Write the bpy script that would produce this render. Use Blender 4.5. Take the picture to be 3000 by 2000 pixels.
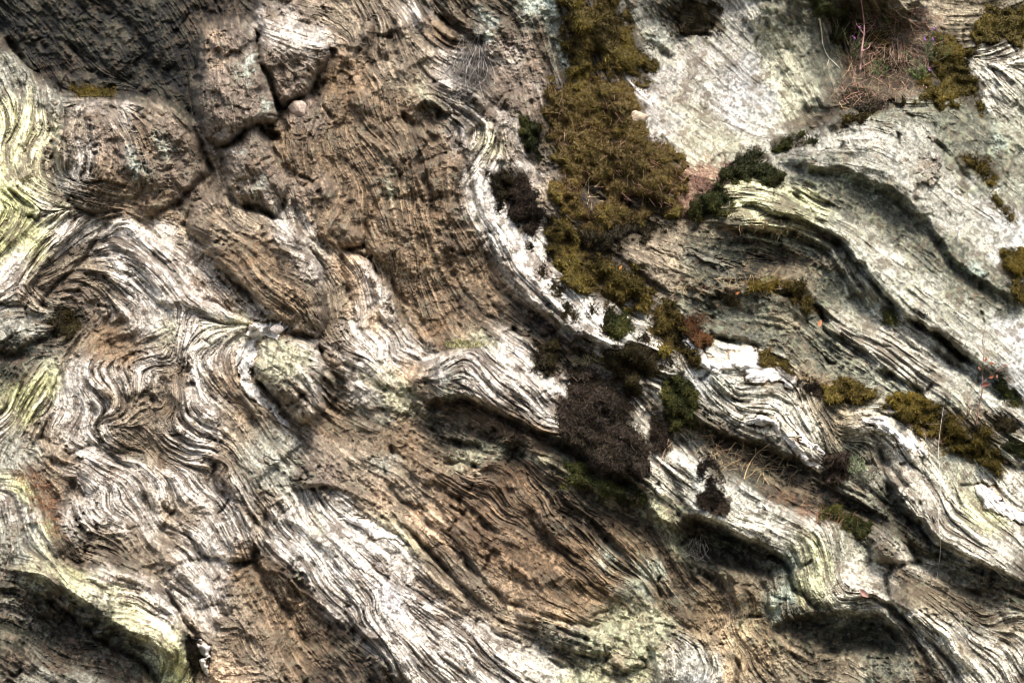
import bpy, math, random
import numpy as np

# ------------------------------------------------------------------ camera, sky, sun
for o in list(bpy.data.objects): bpy.data.objects.remove(o)
scene = bpy.context.scene
COL = scene.collection
CAM = np.array([0.0, 0.0, 1.6])
cd = bpy.data.cameras.new('camera'); cam = bpy.data.objects.new('camera', cd); COL.objects.link(cam)
cam.location = CAM; cam.rotation_euler = (math.radians(90), 0, 0)
cd.lens = 54; cd.sensor_width = 36; cd.clip_start = .05; cd.clip_end = 1500
cd.dof.use_dof = True; cd.dof.focus_distance = 5.75; cd.dof.aperture_fstop = 5.6
scene.camera = cam
world = bpy.data.worlds.new('World'); scene.world = world; world.use_nodes = True
wn = world.node_tree.nodes; wl = world.node_tree.links
bg = wn['Background']; sky = wn.new('ShaderNodeTexSky'); sky.sky_type = 'NISHITA'; sky.sun_disc = False
SUN_EL, SUN_AZ = 66, 25        # azimuth: degrees from straight behind the camera towards the right
sky.sun_elevation = math.radians(SUN_EL); sky.sun_rotation = math.radians(180 - SUN_AZ)
sky.air_density = 1.0; sky.dust_density = 6.0; sky.ozone_density = 1.0
wl.new(sky.outputs[0], bg.inputs[0]); bg.inputs[1].default_value = 0.125
sd = bpy.data.lights.new('sun', 'SUN'); sun = bpy.data.objects.new('sun', sd); COL.objects.link(sun)
sd.energy = 1.4; sd.angle = math.radians(22); sd.color = (1, .93, .82)
sun.rotation_euler = (math.radians(90 - SUN_EL), 0, math.radians(SUN_AZ))
vs = scene.view_settings; vs.view_transform = 'Standard'; vs.look = 'None'; vs.gamma = 1
vs.use_curve_mapping = False; vs.exposure = 1.42
scene.cycles.filter_width = 1.0

rng = np.random.default_rng(7); random.seed(7)
f4 = np.float32
def pts(s): return np.array([[float(v) for v in p.split(',')] for p in s.split()], f4)

# ------------------------------------------------------------------ survey of the rock (units: 3000 x 2000 across the face)
FLOW = '''
250,0 380,170 480,300
60,60 160,170 280,260
420,0 520,120 560,240
560,0 600,60 640,130
60,300 75,380 70,440 80,520 130,580 205,615 150,660 60,720 0,770
0,330 30,380 15,430 30,500 60,560 90,610 60,660 0,700
120,300 150,380 120,450 120,520 170,570 260,600
230,640 180,700 100,790 60,850
230,320 215,400 240,460 225,540
330,310 360,360 400,420 430,500 420,580
290,400 310,460 290,520
200,290 330,285 430,300 510,330 560,400 590,460 610,520
190,540 300,560 420,600 500,590
660,80 670,200 690,300 700,390
600,120 600,250 600,350 640,420
740,120 760,220 790,300
720,400 760,450 800,520 840,590 850,640
680,440 700,520 720,600
770,90 850,110 930,130 960,110
800,180 860,230 890,260
760,20 850,50 940,70 1010,120
1000,180 960,300 930,420 960,500 1000,560 960,640
1200,0 1260,60 1330,110 1440,130
1360,0 1420,60 1450,110
1050,20 1080,90 1060,160 1100,230
1030,200 1060,300 1090,380 1150,430 1240,560 1250,640
1100,150 1130,250 1140,350 1180,400 1200,500 1190,650
1310,240 1380,280 1430,330 1460,360 1440,430 1400,480 1380,550 1400,620 1440,700 1500,780 1560,850 1650,930 1750,980
1450,370 1500,360 1500,430 1560,520 1600,600
1500,100 1530,200 1560,330
1600,0 1640,100 1660,200
1000,740 1060,800 1100,900 1095,960 1130,1010 1120,1060 1180,1090
1080,760 1120,850 1115,930 1150,990 1150,1030 1220,1060
1180,700 1220,850 1260,950 1300,1010
1280,700 1330,830 1400,920 1500,970
1380,700 1440,800 1540,920 1620,980
1400,650 1480,790 1570,880 1680,960 1800,1020 1900,1080 2000,1110
1500,680 1550,780 1680,880 1780,960 1900,1020 2000,1050
1560,650 1700,760 1850,850 1950,930
1230,1110 1330,1050 1380,1030
1370,1040 1450,1120 1560,1180 1650,1230
1480,980 1560,1060 1660,1120 1700,1160
1230,1180 1350,1200 1500,1260 1640,1330
1240,1130 1300,1190 1420,1250 1600,1340
1050,1050 1100,1080 1160,1120 1200,1160
1020,1180 1100,1240 1200,1290 1300,1330
1640,1010 1740,1050 1850,1080 1950,1130 1960,1180
1850,1180 1900,1250 1950,1340 2060,1400
300,700 340,660 380,660 440,720 500,800 560,870 620,910 700,950
270,720 330,700 400,740 470,820 540,890 600,910
200,850 240,840 300,900 310,940 270,980 220,1030 190,1100 190,1160 200,1220 160,1280 150,1350
230,820 300,820 350,880 400,900 430,960 400,1000 340,1030 270,1060 265,1110 290,1160 300,1210 290,1250 320,1290 400,1340
450,870 500,900 500,950 460,990 390,1020 350,1060 355,1110 380,1160 360,1200 300,1230
560,890 530,940 520,1000 520,1060 470,1090 500,1140 580,1190 640,1240 720,1290
700,950 660,970 600,1000 560,1030 560,1090 620,1140 680,1200 760,1260 830,1320
720,970 690,1000 660,1060 680,1120 730,1180 800,1250 870,1300
400,1200 470,1180 480,1200 460,1240 540,1300
0,940 80,920 140,930
0,1060 60,1010 150,990 200,960
150,1080 110,1130 70,1200 30,1240 0,1270
110,1270 70,1300 50,1340
100,800 170,780 230,740
0,860 50,830 120,900
760,1020 820,1060 880,1120 920,1180
800,990 870,1030 930,1060
560,690 700,760 800,880 850,960
700,680 800,720 900,780 950,860 960,940
550,740 620,810 680,880 760,930
150,1310 220,1340 300,1390 330,1440 310,1480 340,1530 400,1570 450,1640 520,1700 600,1760
280,1310 360,1350 400,1420 410,1480 450,1540 520,1600 600,1680 660,1760
440,1310 470,1400 500,1490 560,1560
60,1310 120,1360 190,1420 210,1500 240,1560 330,1620 400,1660
560,1340 640,1370 620,1420 700,1480 780,1560
480,1330 550,1420 620,1500 700,1600
60,1660 150,1680 250,1760 380,1830 470,1890 490,1940 470,2000
170,1650 300,1700 430,1770 500,1830 545,1880 540,1940 520,2000
0,1720 100,1740 200,1810 350,1890 440,1930 450,2000
0,1800 120,1830 200,1900 300,1920 400,1980
0,1880 80,1900 130,1960 200,2000
0,1420 60,1420 90,1470 110,1540 150,1590 190,1640
0,1480 30,1540 20,1620
430,1680 520,1750 560,1820 630,1870 700,1850 720,1900
600,1640 700,1760 780,1860 850,1960
600,1880 600,1960 640,1990 760,1980
780,1520 880,1620 980,1720 1040,1760 1100,1830 1150,1900 1220,2000
850,1460 950,1560 1050,1640 1130,1700 1200,1760
780,1620 900,1740 1000,1820 1100,1920 1150,2000
740,1650 800,1760 860,1880 950,1980
1000,1440 1100,1490 1200,1560 1230,1620 1300,1700 1400,1790 1520,1860 1640,1930 1720,2000
1000,1520 1080,1560 1160,1620 1200,1680 1180,1720 1300,1790 1400,1880 1500,1960
1000,1700 1070,1770 1060,1820 1120,1870 1200,1950 1240,2000
1000,1600 1060,1680 1120,1730 1110,1790 1180,1860 1260,1940
1000,1330 1080,1400 1180,1460 1280,1540 1380,1620 1480,1700 1560,1760 1640,1810
1180,1330 1280,1400 1350,1460 1420,1530 1480,1600 1560,1680 1600,1740
1400,1370 1450,1370 1500,1430 1560,1480 1580,1540 1640,1590 1690,1640 1740,1700 1780,1740
1480,1330 1530,1400 1600,1450 1650,1520 1700,1560 1740,1620 1800,1680 1860,1720 1930,1790
1560,1360 1600,1400 1680,1420 1740,1480 1800,1500 1860,1520 1900,1480 1960,1560 2000,1600
1620,1500 1700,1500 1780,1560 1840,1620 1900,1680 1980,1760
1500,1810 1600,1830 1700,1880 1780,1900 1860,1940 1880,1950
1900,1880 1950,1850 1990,1880 2000,1960 1990,2000
2000,1320 2100,1400 2160,1470 2250,1500 2330,1560 2380,1590
2350,1580 2370,1640 2390,1720 2430,1770
2440,1560 2460,1620 2470,1680 2490,1710 2560,1720 2640,1760 2720,1810 2780,1860 2820,1930 2880,1990
2560,1560 2620,1590 2660,1640 2740,1660 2820,1710 2900,1730 3000,1790
2480,1760 2560,1750 2640,1790 2700,1850 2740,1900 2800,1960
2180,1680 2220,1750 2240,1820 2300,1880 2400,1920 2480,1900 2540,1950 2600,2000
2200,1700 2260,1720 2260,1800 2300,1850 2420,1860 2520,1820 2600,1840 2650,1900 2680,2000
2290,1680 2280,1760 2290,1820
2000,1600 2080,1680 2130,1750 2150,1850 2250,1960 2300,2000
2000,1700 2060,1800 2120,1900 2200,2000
2000,1840 2060,1880 2080,1950 2070,2000
2000,1560 2100,1560 2200,1620 2250,1640
2580,1310 2640,1430 2700,1500 2760,1570 2850,1620 2950,1690 3000,1720
2680,1310 2740,1430 2800,1500 2900,1560 3000,1640
2780,1310 2830,1400 2900,1470 3000,1550
2200,1330 2350,1420 2500,1500 2650,1580 2760,1640 2900,1700
2780,1800 2860,1840 2950,1900 3000,1960
2900,1820 3000,1780
2010,990 2050,1060 2110,1080 2180,1050 2260,1080 2330,1130 2370,1220 2420,1330
2000,1060 2080,1160 2160,1210 2260,1230 2330,1300 2400,1350
2080,1100 2160,1160 2270,1150 2330,1190 2400,1310
2000,1190 2100,1240 2200,1310 2300,1360
2200,980 2300,1010 2380,1090 2400,1130
2390,920 2480,990 2580,1060 2660,1120 2720,1190
2400,900 2500,960 2600,1000 2700,1080 2800,1150 2900,1240 3000,1300
2300,650 2450,700 2560,800 2640,900 2760,1000 2880,1080 3000,1180
2470,650 2620,730 2740,850 2880,950 3000,1050
2050,660 2200,650 2350,660 2440,720 2480,780 2540,900
2000,730 2060,750 2150,770 2250,790
2150,870 2250,850 2330,850 2390,920
2000,840 2100,870
2480,1260 2560,1250 2620,1290 2660,1350
2540,1230 2600,1240 2650,1310 2700,1340
2540,1180 2590,1180 2650,1230 2750,1290 2850,1350
2860,1150 2950,1220 3000,1260
2000,0 2150,150 2300,300 2360,420
2230,0 2300,130 2380,300
2000,350 2150,450 2200,480
2250,450 2400,400 2550,360 2700,400 2850,520 3000,660
2350,420 2500,360 2620,390 2750,480 2900,620 3000,720
2500,320 2600,300 2750,290 2900,390 3000,470
2270,470 2400,470 2550,490 2700,570 2850,700 3000,850
2130,540 2280,550 2400,620 2550,680 2700,780
2060,640 2200,610 2350,640 2450,700
2350,500 2450,570 2600,650 2750,780
2870,150 3000,100
2850,200 2950,300 3000,350
2450,100 2500,250
'''
# crests: height in metres, width of the gentle side, width of the steep side; the steep side lies to the right of the walk
EDGES = '''
.07 70 14|1600,1035 1560,1000 1490,972 1370,1018 1270,1050 1215,1100 1212,1150
.05 60 14|945,1040 930,985 830,972 765,995
.06 60 16|1060,700 1000,640 960,560 940,520
.04 50 14|1240,1600 1150,1500 1000,1432 900,1422 800,1470 780,1560
.05 60 14|2400,640 2300,570 2200,545 2130,545
.05 50 16|1600,640 1540,500 1500,360 1440,338
.05 30 22|1125,260 1118,160 1130,110 1175,50
.06 35 28|1060,20 1075,90 1030,150 1000,190
.05 30 24|1140,360 1145,310 1125,262 1112,235
.05 30 24|1095,335 1052,272 1030,210
.05 40 28|1000,700 955,620 962,560 935,480 905,420 900,330
.04 30 20|1000,560 920,525 880,480 860,420
.05 30 26|1180,520 1170,440 1160,390 1140,350
.04 30 22|1250,650 1230,560 1245,480 1245,420 1215,380
.05 40 26|1200,20 1250,60 1320,100 1400,112 1450,150
.05 30 30|1520,356 1450,350 1400,300 1350,240
.05 30 40|962,960 955,860 905,760 860,680 840,630
.04 30 26|1080,640 1040,560 1020,480 1000,400
.04 26 20|1180,250 1200,200 1240,170 1300,165
.04 30 24|700,500 660,560 640,620
.05 36 24|255,300 200,350 175,430 180,500
.04 34 24|330,470 400,500 430,560 420,620
.05 40 24|440,340 500,390 535,450 520,520
.04 30 20|60,640 150,615 210,612 260,640
.04 30 20|0,560 60,540 95,500 90,430 60,380
.04 30 20|0,720 60,690 120,640 200,615
.04 26 18|200,850 250,800 310,800 350,840
.04 26 18|440,860 500,890 560,880 600,900
.04 26 18|300,700 360,720 420,780 500,860
.04 26 18|250,720 330,760 420,830
.03 24 16|600,1060 640,1110 720,1180 790,1250
.04 26 18|120,1300 200,1350 260,1400 290,1460
.04 26 18|560,1310 640,1350 650,1400 700,1470
.04 26 18|450,1600 540,1690 620,1740 680,1800
.04 26 18|820,1500 920,1580 1000,1660 1060,1720
.04 26 18|1000,1460 1100,1500 1180,1570 1230,1640
.07 220 120|2375,335 2330,220 2280,110 2230,-20
.07 45 30|0,150 50,165 95,225 200,292 300,296 400,300 480,318 560,362
.05 60 40|800,965 740,940 640,895 560,850 480,755 410,672 375,642 300,668
.07 60 30|885,1245 945,1200 930,1130 952,1080 945,1000
.16 90 80|30,1655 150,1702 300,1800 420,1872 490,1905 530,1980
.05 60 30|160,1575 240,1600 330,1648 430,1668
.10 80 50|770,1640 880,1722 980,1802 1080,1882 1200,2010
.05 40 25|1000,1780 1040,1840 1100,1920 1160,2000
.15 110 80|1215,1120 1260,1165 1330,1150 1400,1165 1480,1205 1560,1245 1650,1285 1760,1355 1900,1435 2010,1478
.09 70 40|1470,760 1530,840 1600,920 1680,975 1760,1000 1860,1050
.08 50 40|1640,1010 1740,1035 1850,1095 1950,1170 1990,1230
.09 50 60|1310,1365 1400,1368 1460,1335 1500,1298 1560,1318 1650,1390 1760,1440 1890,1490
.09 50 50|1860,1490 1960,1530 2060,1620 2150,1700 2165,1790
.12 50 55|1490,1800 1620,1838 1720,1885 1800,1925
.04 18 14|1775,1885 1800,1925 1840,1945 1885,1948
.16 80 60|1990,1490 2100,1530 2200,1580 2330,1625
.09 80 45|2540,1560 2400,1540 2290,1485 2200,1440 2100,1390 1980,1290
.09 50 45|2560,1660 2640,1650 2720,1650 2800,1670 2890,1720 3000,1755
.08 50 40|2460,1715 2560,1745 2650,1790 2740,1845 2800,1905 2830,1990
.14 70 70|2240,1830 2350,1805 2500,1790 2600,1815 2680,1870
.15 90 60|2590,1350 2640,1470 2700,1535 2760,1590 2860,1645 3010,1710
.12 80 50|1990,1215 2100,1250 2200,1290 2300,1330 2400,1372
.03 30 18|2005,990 2050,1055 2110,1082 2170,1075 2240,1105
.03 25 18|2160,1230 2260,1238 2330,1300 2400,1350
.10 70 60|2470,1275 2560,1240 2640,1300 2690,1370
.16 110 120|2250,500 2400,478 2520,510 2640,570 2750,690 2850,800 3010,900
.10 70 50|2060,655 2200,655 2350,675 2430,730 2480,800 2560,910
.10 90 40|2140,575 2250,615 2400,655 2480,730 2560,830 2680,930 2780,1000 2900,1090 3000,1190
.06 40 35|2385,920 2480,1000 2600,1080 2700,1150
.05 45 30|2080,880 2150,862 2250,850 2340,870 2390,910
.15 110 28|3000,440 2900,380 2800,285 2700,268 2540,300 2450,350 2400,400 2270,455
.05 35 30|920,190 900,255 850,300
.06 40 30|780,270 770,190 755,140
.05 30 25|570,620 500,610 400,600
.04 50 30|990,720 1040,740 1080,800 1105,870 1150,960
.05 40 30|1290,300 1230,290 1215,310
.04 30 25|1250,330 1310,325 1350,370 1350,420 1380,440
.06 50 30|1280,235 1330,275 1380,290 1420,330
.04 40 25|60,915 130,905 165,935
.06 60 40|40,1440 90,1480 110,1560 190,1640
.05 50 25|1000,1055 1060,1060 1100,1100 1180,1160
.07 60 40|960,640 860,700 800,680
.06 60 40|640,600 560,540 520,600
.05 40 25|560,1850 600,1880 605,1960 640,1990
.05 40 40|1290,20 1380,90 1450,110
.06 50 50|1180,10 1120,120 1130,180
.05 40 30|940,170 1010,120 1080,150
.05 50 30|290,1210 290,1150 265,1100 300,1040
.05 50 30|300,1260 350,1330 400,1390 420,1460
.04 40 25|330,1380 345,1440 325,1490 350,1530
.05 60 30|480,1120 520,1170 600,1220 690,1290
.05 40 25|350,1060 350,1110 380,1170
.05 50 30|250,1730 400,1700 520,1830 560,1870
.05 50 30|1180,1600 1230,1640 1290,1720 1380,1800
.05 50 30|1040,1860 1120,1890 1190,1960
.05 50 30|1400,1560 1500,1660 1560,1710
.05 50 30|1460,1400 1530,1450 1600,1540 1700,1640
.05 50 30|1600,1450 1700,1480 1780,1560 1880,1640
.05 50 30|1560,1700 1650,1690 1740,1700 1830,1780
'''
CRACKS = '''
.08 8|2140,585 2250,626 2400,666 2480,742 2560,842 2680,942 2780,1012 2900,1102 3020,1204
.08 9|2070,676 2200,676 2350,696 2425,748 2475,818 2550,925
.07 8|2385,935 2480,1014 2600,1094 2700,1164
.10 10|1216,1158 1260,1188 1330,1172 1400,1188 1480,1228 1560,1268 1650,1308 1760,1378 1890,1455
.05 7|2280,520 2400,500 2515,535 2630,595 2740,712 2840,822 3000,925
.08 9|1995,1240 2100,1272 2200,1312 2300,1352 2395,1392
.08 9|2580,1365 2630,1482 2690,1550 2755,1606 2855,1662 3000,1728
.08 10|30,1680 150,1728 295,1826 410,1893 480,1928
.07 9|2250,1848 2350,1824 2500,1810 2595,1834 2670,1888
.08 9|2000,1512 2100,1552 2195,1600 2320,1645
.07 13|940,1000 958,1060 985,1100 1000,1160 960,1215
.09 16|235,925 180,965 120,1000 60,1040 -20,1055
.06 9|1060,725 1100,760 1150,800
.07 10|1230,0 1300,60 1380,108 1440,125
.06 10|1060,110 1058,140 1040,165
.07 9|1170,60 1132,110 1120,160 1125,200
.05 8|1178,470 1176,510 1172,545
.06 9|1178,330 1200,362 1245,378
.05 7|905,190 925,240 900,300
.04 6|1000,200 1020,300 1010,380
.12 9|750,60 765,90 750,110 755,160 775,210 795,250 815,300 830,322 815,345
.11 8|640,430 690,415 720,385 745,370 790,400 812,385
.09 7|555,370 585,420 598,460 615,490 632,502
.06 7|600,510 560,545 525,575
.08 7|960,235 900,285 845,312 830,325
.03 4|1130,560 1095,620 1075,690 1070,725 1010,730
.06 7|595,1642 640,1640 680,1650 745,1646
.06 8|385,1020 430,1000 468,990
.07 9|345,1095 360,1062 400,1036
.08 9|0,112 50,162 95,222 200,282
.03 5|1045,1330 1060,1360 1110,1410 1180,1470 1270,1510
.06 9|1240,1405 1290,1440 1350,1470 1400,1520 1450,1572
.05 9|740,1600 760,1680 800,1740 830,1770 860,1830 900,1900
.06 14|2110,60 2060,90 2000,105 1985,160 1960,165 1880,110
.05 9|2300,545 2400,640 2470,720 2530,830
.07 22|765,1110 800,1160 860,1222
.04 6|400,640 450,740 540,840 640,890 740,935
.04 7|285,1090 270,1120 300,1180 290,1250 310,1300 380,1340 420,1400
.04 6|470,1300 490,1400 520,1490
.04 6|640,1340 625,1410 700,1480 780,1560 830,1600
.05 8|1130,780 1170,860 1210,900 1250,990
.04 6|1300,720 1340,830 1400,900 1480,960
.03 5|1400,830 1450,900 1500,960
.04 8|2600,960 2700,1030 2800,1100
.05 9|2480,860 2540,920 2590,955
.04 6|2090,1140 2160,1180 2260,1160 2330,1200
.04 6|2060,1210 2150,1230
.04 6|2540,1300 2600,1350 2660,1440
.05 8|2440,1480 2520,1500 2600,1560
.04 6|2260,1450 2400,1510 2500,1540
.04 6|2220,1690 2250,1740 2250,1810 2300,1870 2390,1930
.04 6|2640,1830 2700,1900 2730,1990
.04 6|2760,1700 2850,1740 2960,1830
.05 8|2020,1600 2100,1640 2160,1720
.04 6|240,1690 300,1735 420,1800
.04 6|100,1790 220,1860 330,1910
.04 6|40,1870 120,1930 200,1990
.05 9|420,1440 470,1540 520,1580
.05 9|210,1400 205,1500 250,1560
.03 5|30,300 60,400 40,480 90,580
.03 5|1000,1340 1080,1440 1160,1490
.04 6|1560,1480 1580,1560 1680,1650
.04 6|1700,1500 1790,1590 1880,1680 1960,1780
.04 6|1350,1500 1450,1620 1560,1730
.04 6|1200,1480 1330,1610 1400,1690
.03 5|930,1470 1050,1560 1180,1640 1230,1720
.03 5|850,1560 950,1680 1060,1760
.03 5|1230,1840 1330,1930 1400,1995
.05 8|2560,260 2640,330 2760,430 2880,560
.05 7|1640,700 1760,720 1880,800 1960,880
'''
# broad swellings and hollows: x y rx ry angle height
BLOBS = '''
130 200 90 40 35 -.06
340 440 170 130 20 .10
310 430 70 50 20 -.05
690 230 85 180 5 .13
740 480 60 110 -20 .09
850 150 80 110 0 .09
930 240 40 35 -40 -.10
785 392 26 22 0 -.14
1000 300 110 200 0 -.03
1150 500 190 260 0 .05
1250 335 55 30 20 -.09
1350 262 45 22 20 -.08
1400 140 70 100 0 -.08
1350 60 90 50 20 -.07
1050 130 60 50 0 -.06
40 960 60 40 0 .05
420 780 120 110 40 .07
560 1000 150 110 20 .05
270 1150 110 140 0 .05
380 1000 40 35 0 -.05
395 1305 60 30 25 -.08
420 1380 28 60 -15 -.06
200 1400 60 60 0 -.05
850 1070 70 70 20 .09
780 820 130 130 40 .08
600 800 30 120 -50 -.05
1010 1230 90 60 20 -.08
1050 1100 80 60 30 .06
1000 860 30 70 -10 -.05
1030 740 30 30 0 .02
1300 900 170 150 0 -.08
1450 600 60 150 -25 .06
1700 900 60 200 -58 .06
1450 1080 180 80 25 .12
1350 1260 180 60 22 -.05
1690 1050 60 30 20 -.10
1200 1320 130 50 20 -.04
1480 1440 220 90 35 .05
1580 1460 60 40 30 -.04
1850 1540 90 40 20 -.06
1930 1660 130 90 35 .05
350 1620 90 35 15 -.09
380 1340 60 30 0 -.03
320 1780 230 50 28 .08
200 1880 260 70 20 -.10
560 1890 22 45 -15 -.16
30 1650 40 30 0 -.08
60 1760 80 40 0 -.04
1050 1650 260 110 40 .07
1000 1880 60 60 0 -.05
850 1830 140 100 40 -.06
1150 1760 60 40 20 .03
1650 1900 120 40 22 -.05
1980 1930 70 80 -20 .09
2060 1940 60 60 0 .04
2110 1600 130 50 20 -.16
2200 1460 180 60 30 .06
2420 1640 90 100 0 .07
2600 1590 60 45 20 .08
2480 1850 190 60 10 -.10
2700 1900 120 60 40 .03
2800 1680 160 40 25 -.09
2850 1480 180 110 40 .08
2350 1420 200 60 28 -.07
2520 1390 70 60 30 -.05
2480 1330 60 40 10 -.04
2200 1140 160 70 30 .08
2100 1300 140 40 20 -.05
2300 950 180 80 30 -.04
2450 1080 150 70 40 -.05
2250 880 100 30 10 .04
2200 740 160 60 10 -.07
2080 920 60 60 0 -.06
2700 820 260 90 45 .08
2600 640 200 80 40 -.06
2650 420 260 120 35 .18
2390 365 40 50 -20 -.20
2310 492 40 20 0 -.12
2850 250 120 130 0 -.02
2980 220 90 100 0 .12
2550 150 130 150 20 -.45
2100 220 300 220 35 -.35
2350 180 120 180 20 -.15
1980 60 90 30 -20 -.08
1700 350 130 260 -20 -.10
1640 120 60 160 -15 -.04
1530 180 80 130 0 -.06
1900 640 120 60 30 -.08
2030 580 80 60 0 -.10
1850 720 120 50 30 .04
'''
# what the rock is made of and stained with, place by place: x y r class
CLS = {                     # colour                 layering  crust
 'W': ((.43, .40, .35), 1.0, 0), 'Q': ((.50, .48, .43), .8, 0), 'G': ((.27, .268, .222), .5, .3),
 'Y': ((.36, .36, .19), .9, .1), 'y': ((.46, .445, .29), .9, .1), 'T': ((.215, .178, .128), .75, .1),
 'P': ((.165, .132, .102), .3, .25), 'B': ((.142, .103, .064), .6, .3), 'N': ((.105, .070, .041), 1.1, .2),
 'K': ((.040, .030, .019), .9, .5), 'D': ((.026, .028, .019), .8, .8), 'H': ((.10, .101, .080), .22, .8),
 'M': ((.35, .40, .35), .3, .9), 'C': ((.36, .345, .24), .15, 1.0), 'O': ((.40, .30, .20), .7, .1),
 'L': ((.42, .42, .42), .25, 0), 'V': ((.37, .36, .315), .5, .15), 'S': ((.34, .328, .295), .28, .25), 'R': ((.36, .35, .275), .28, .3)}
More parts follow.
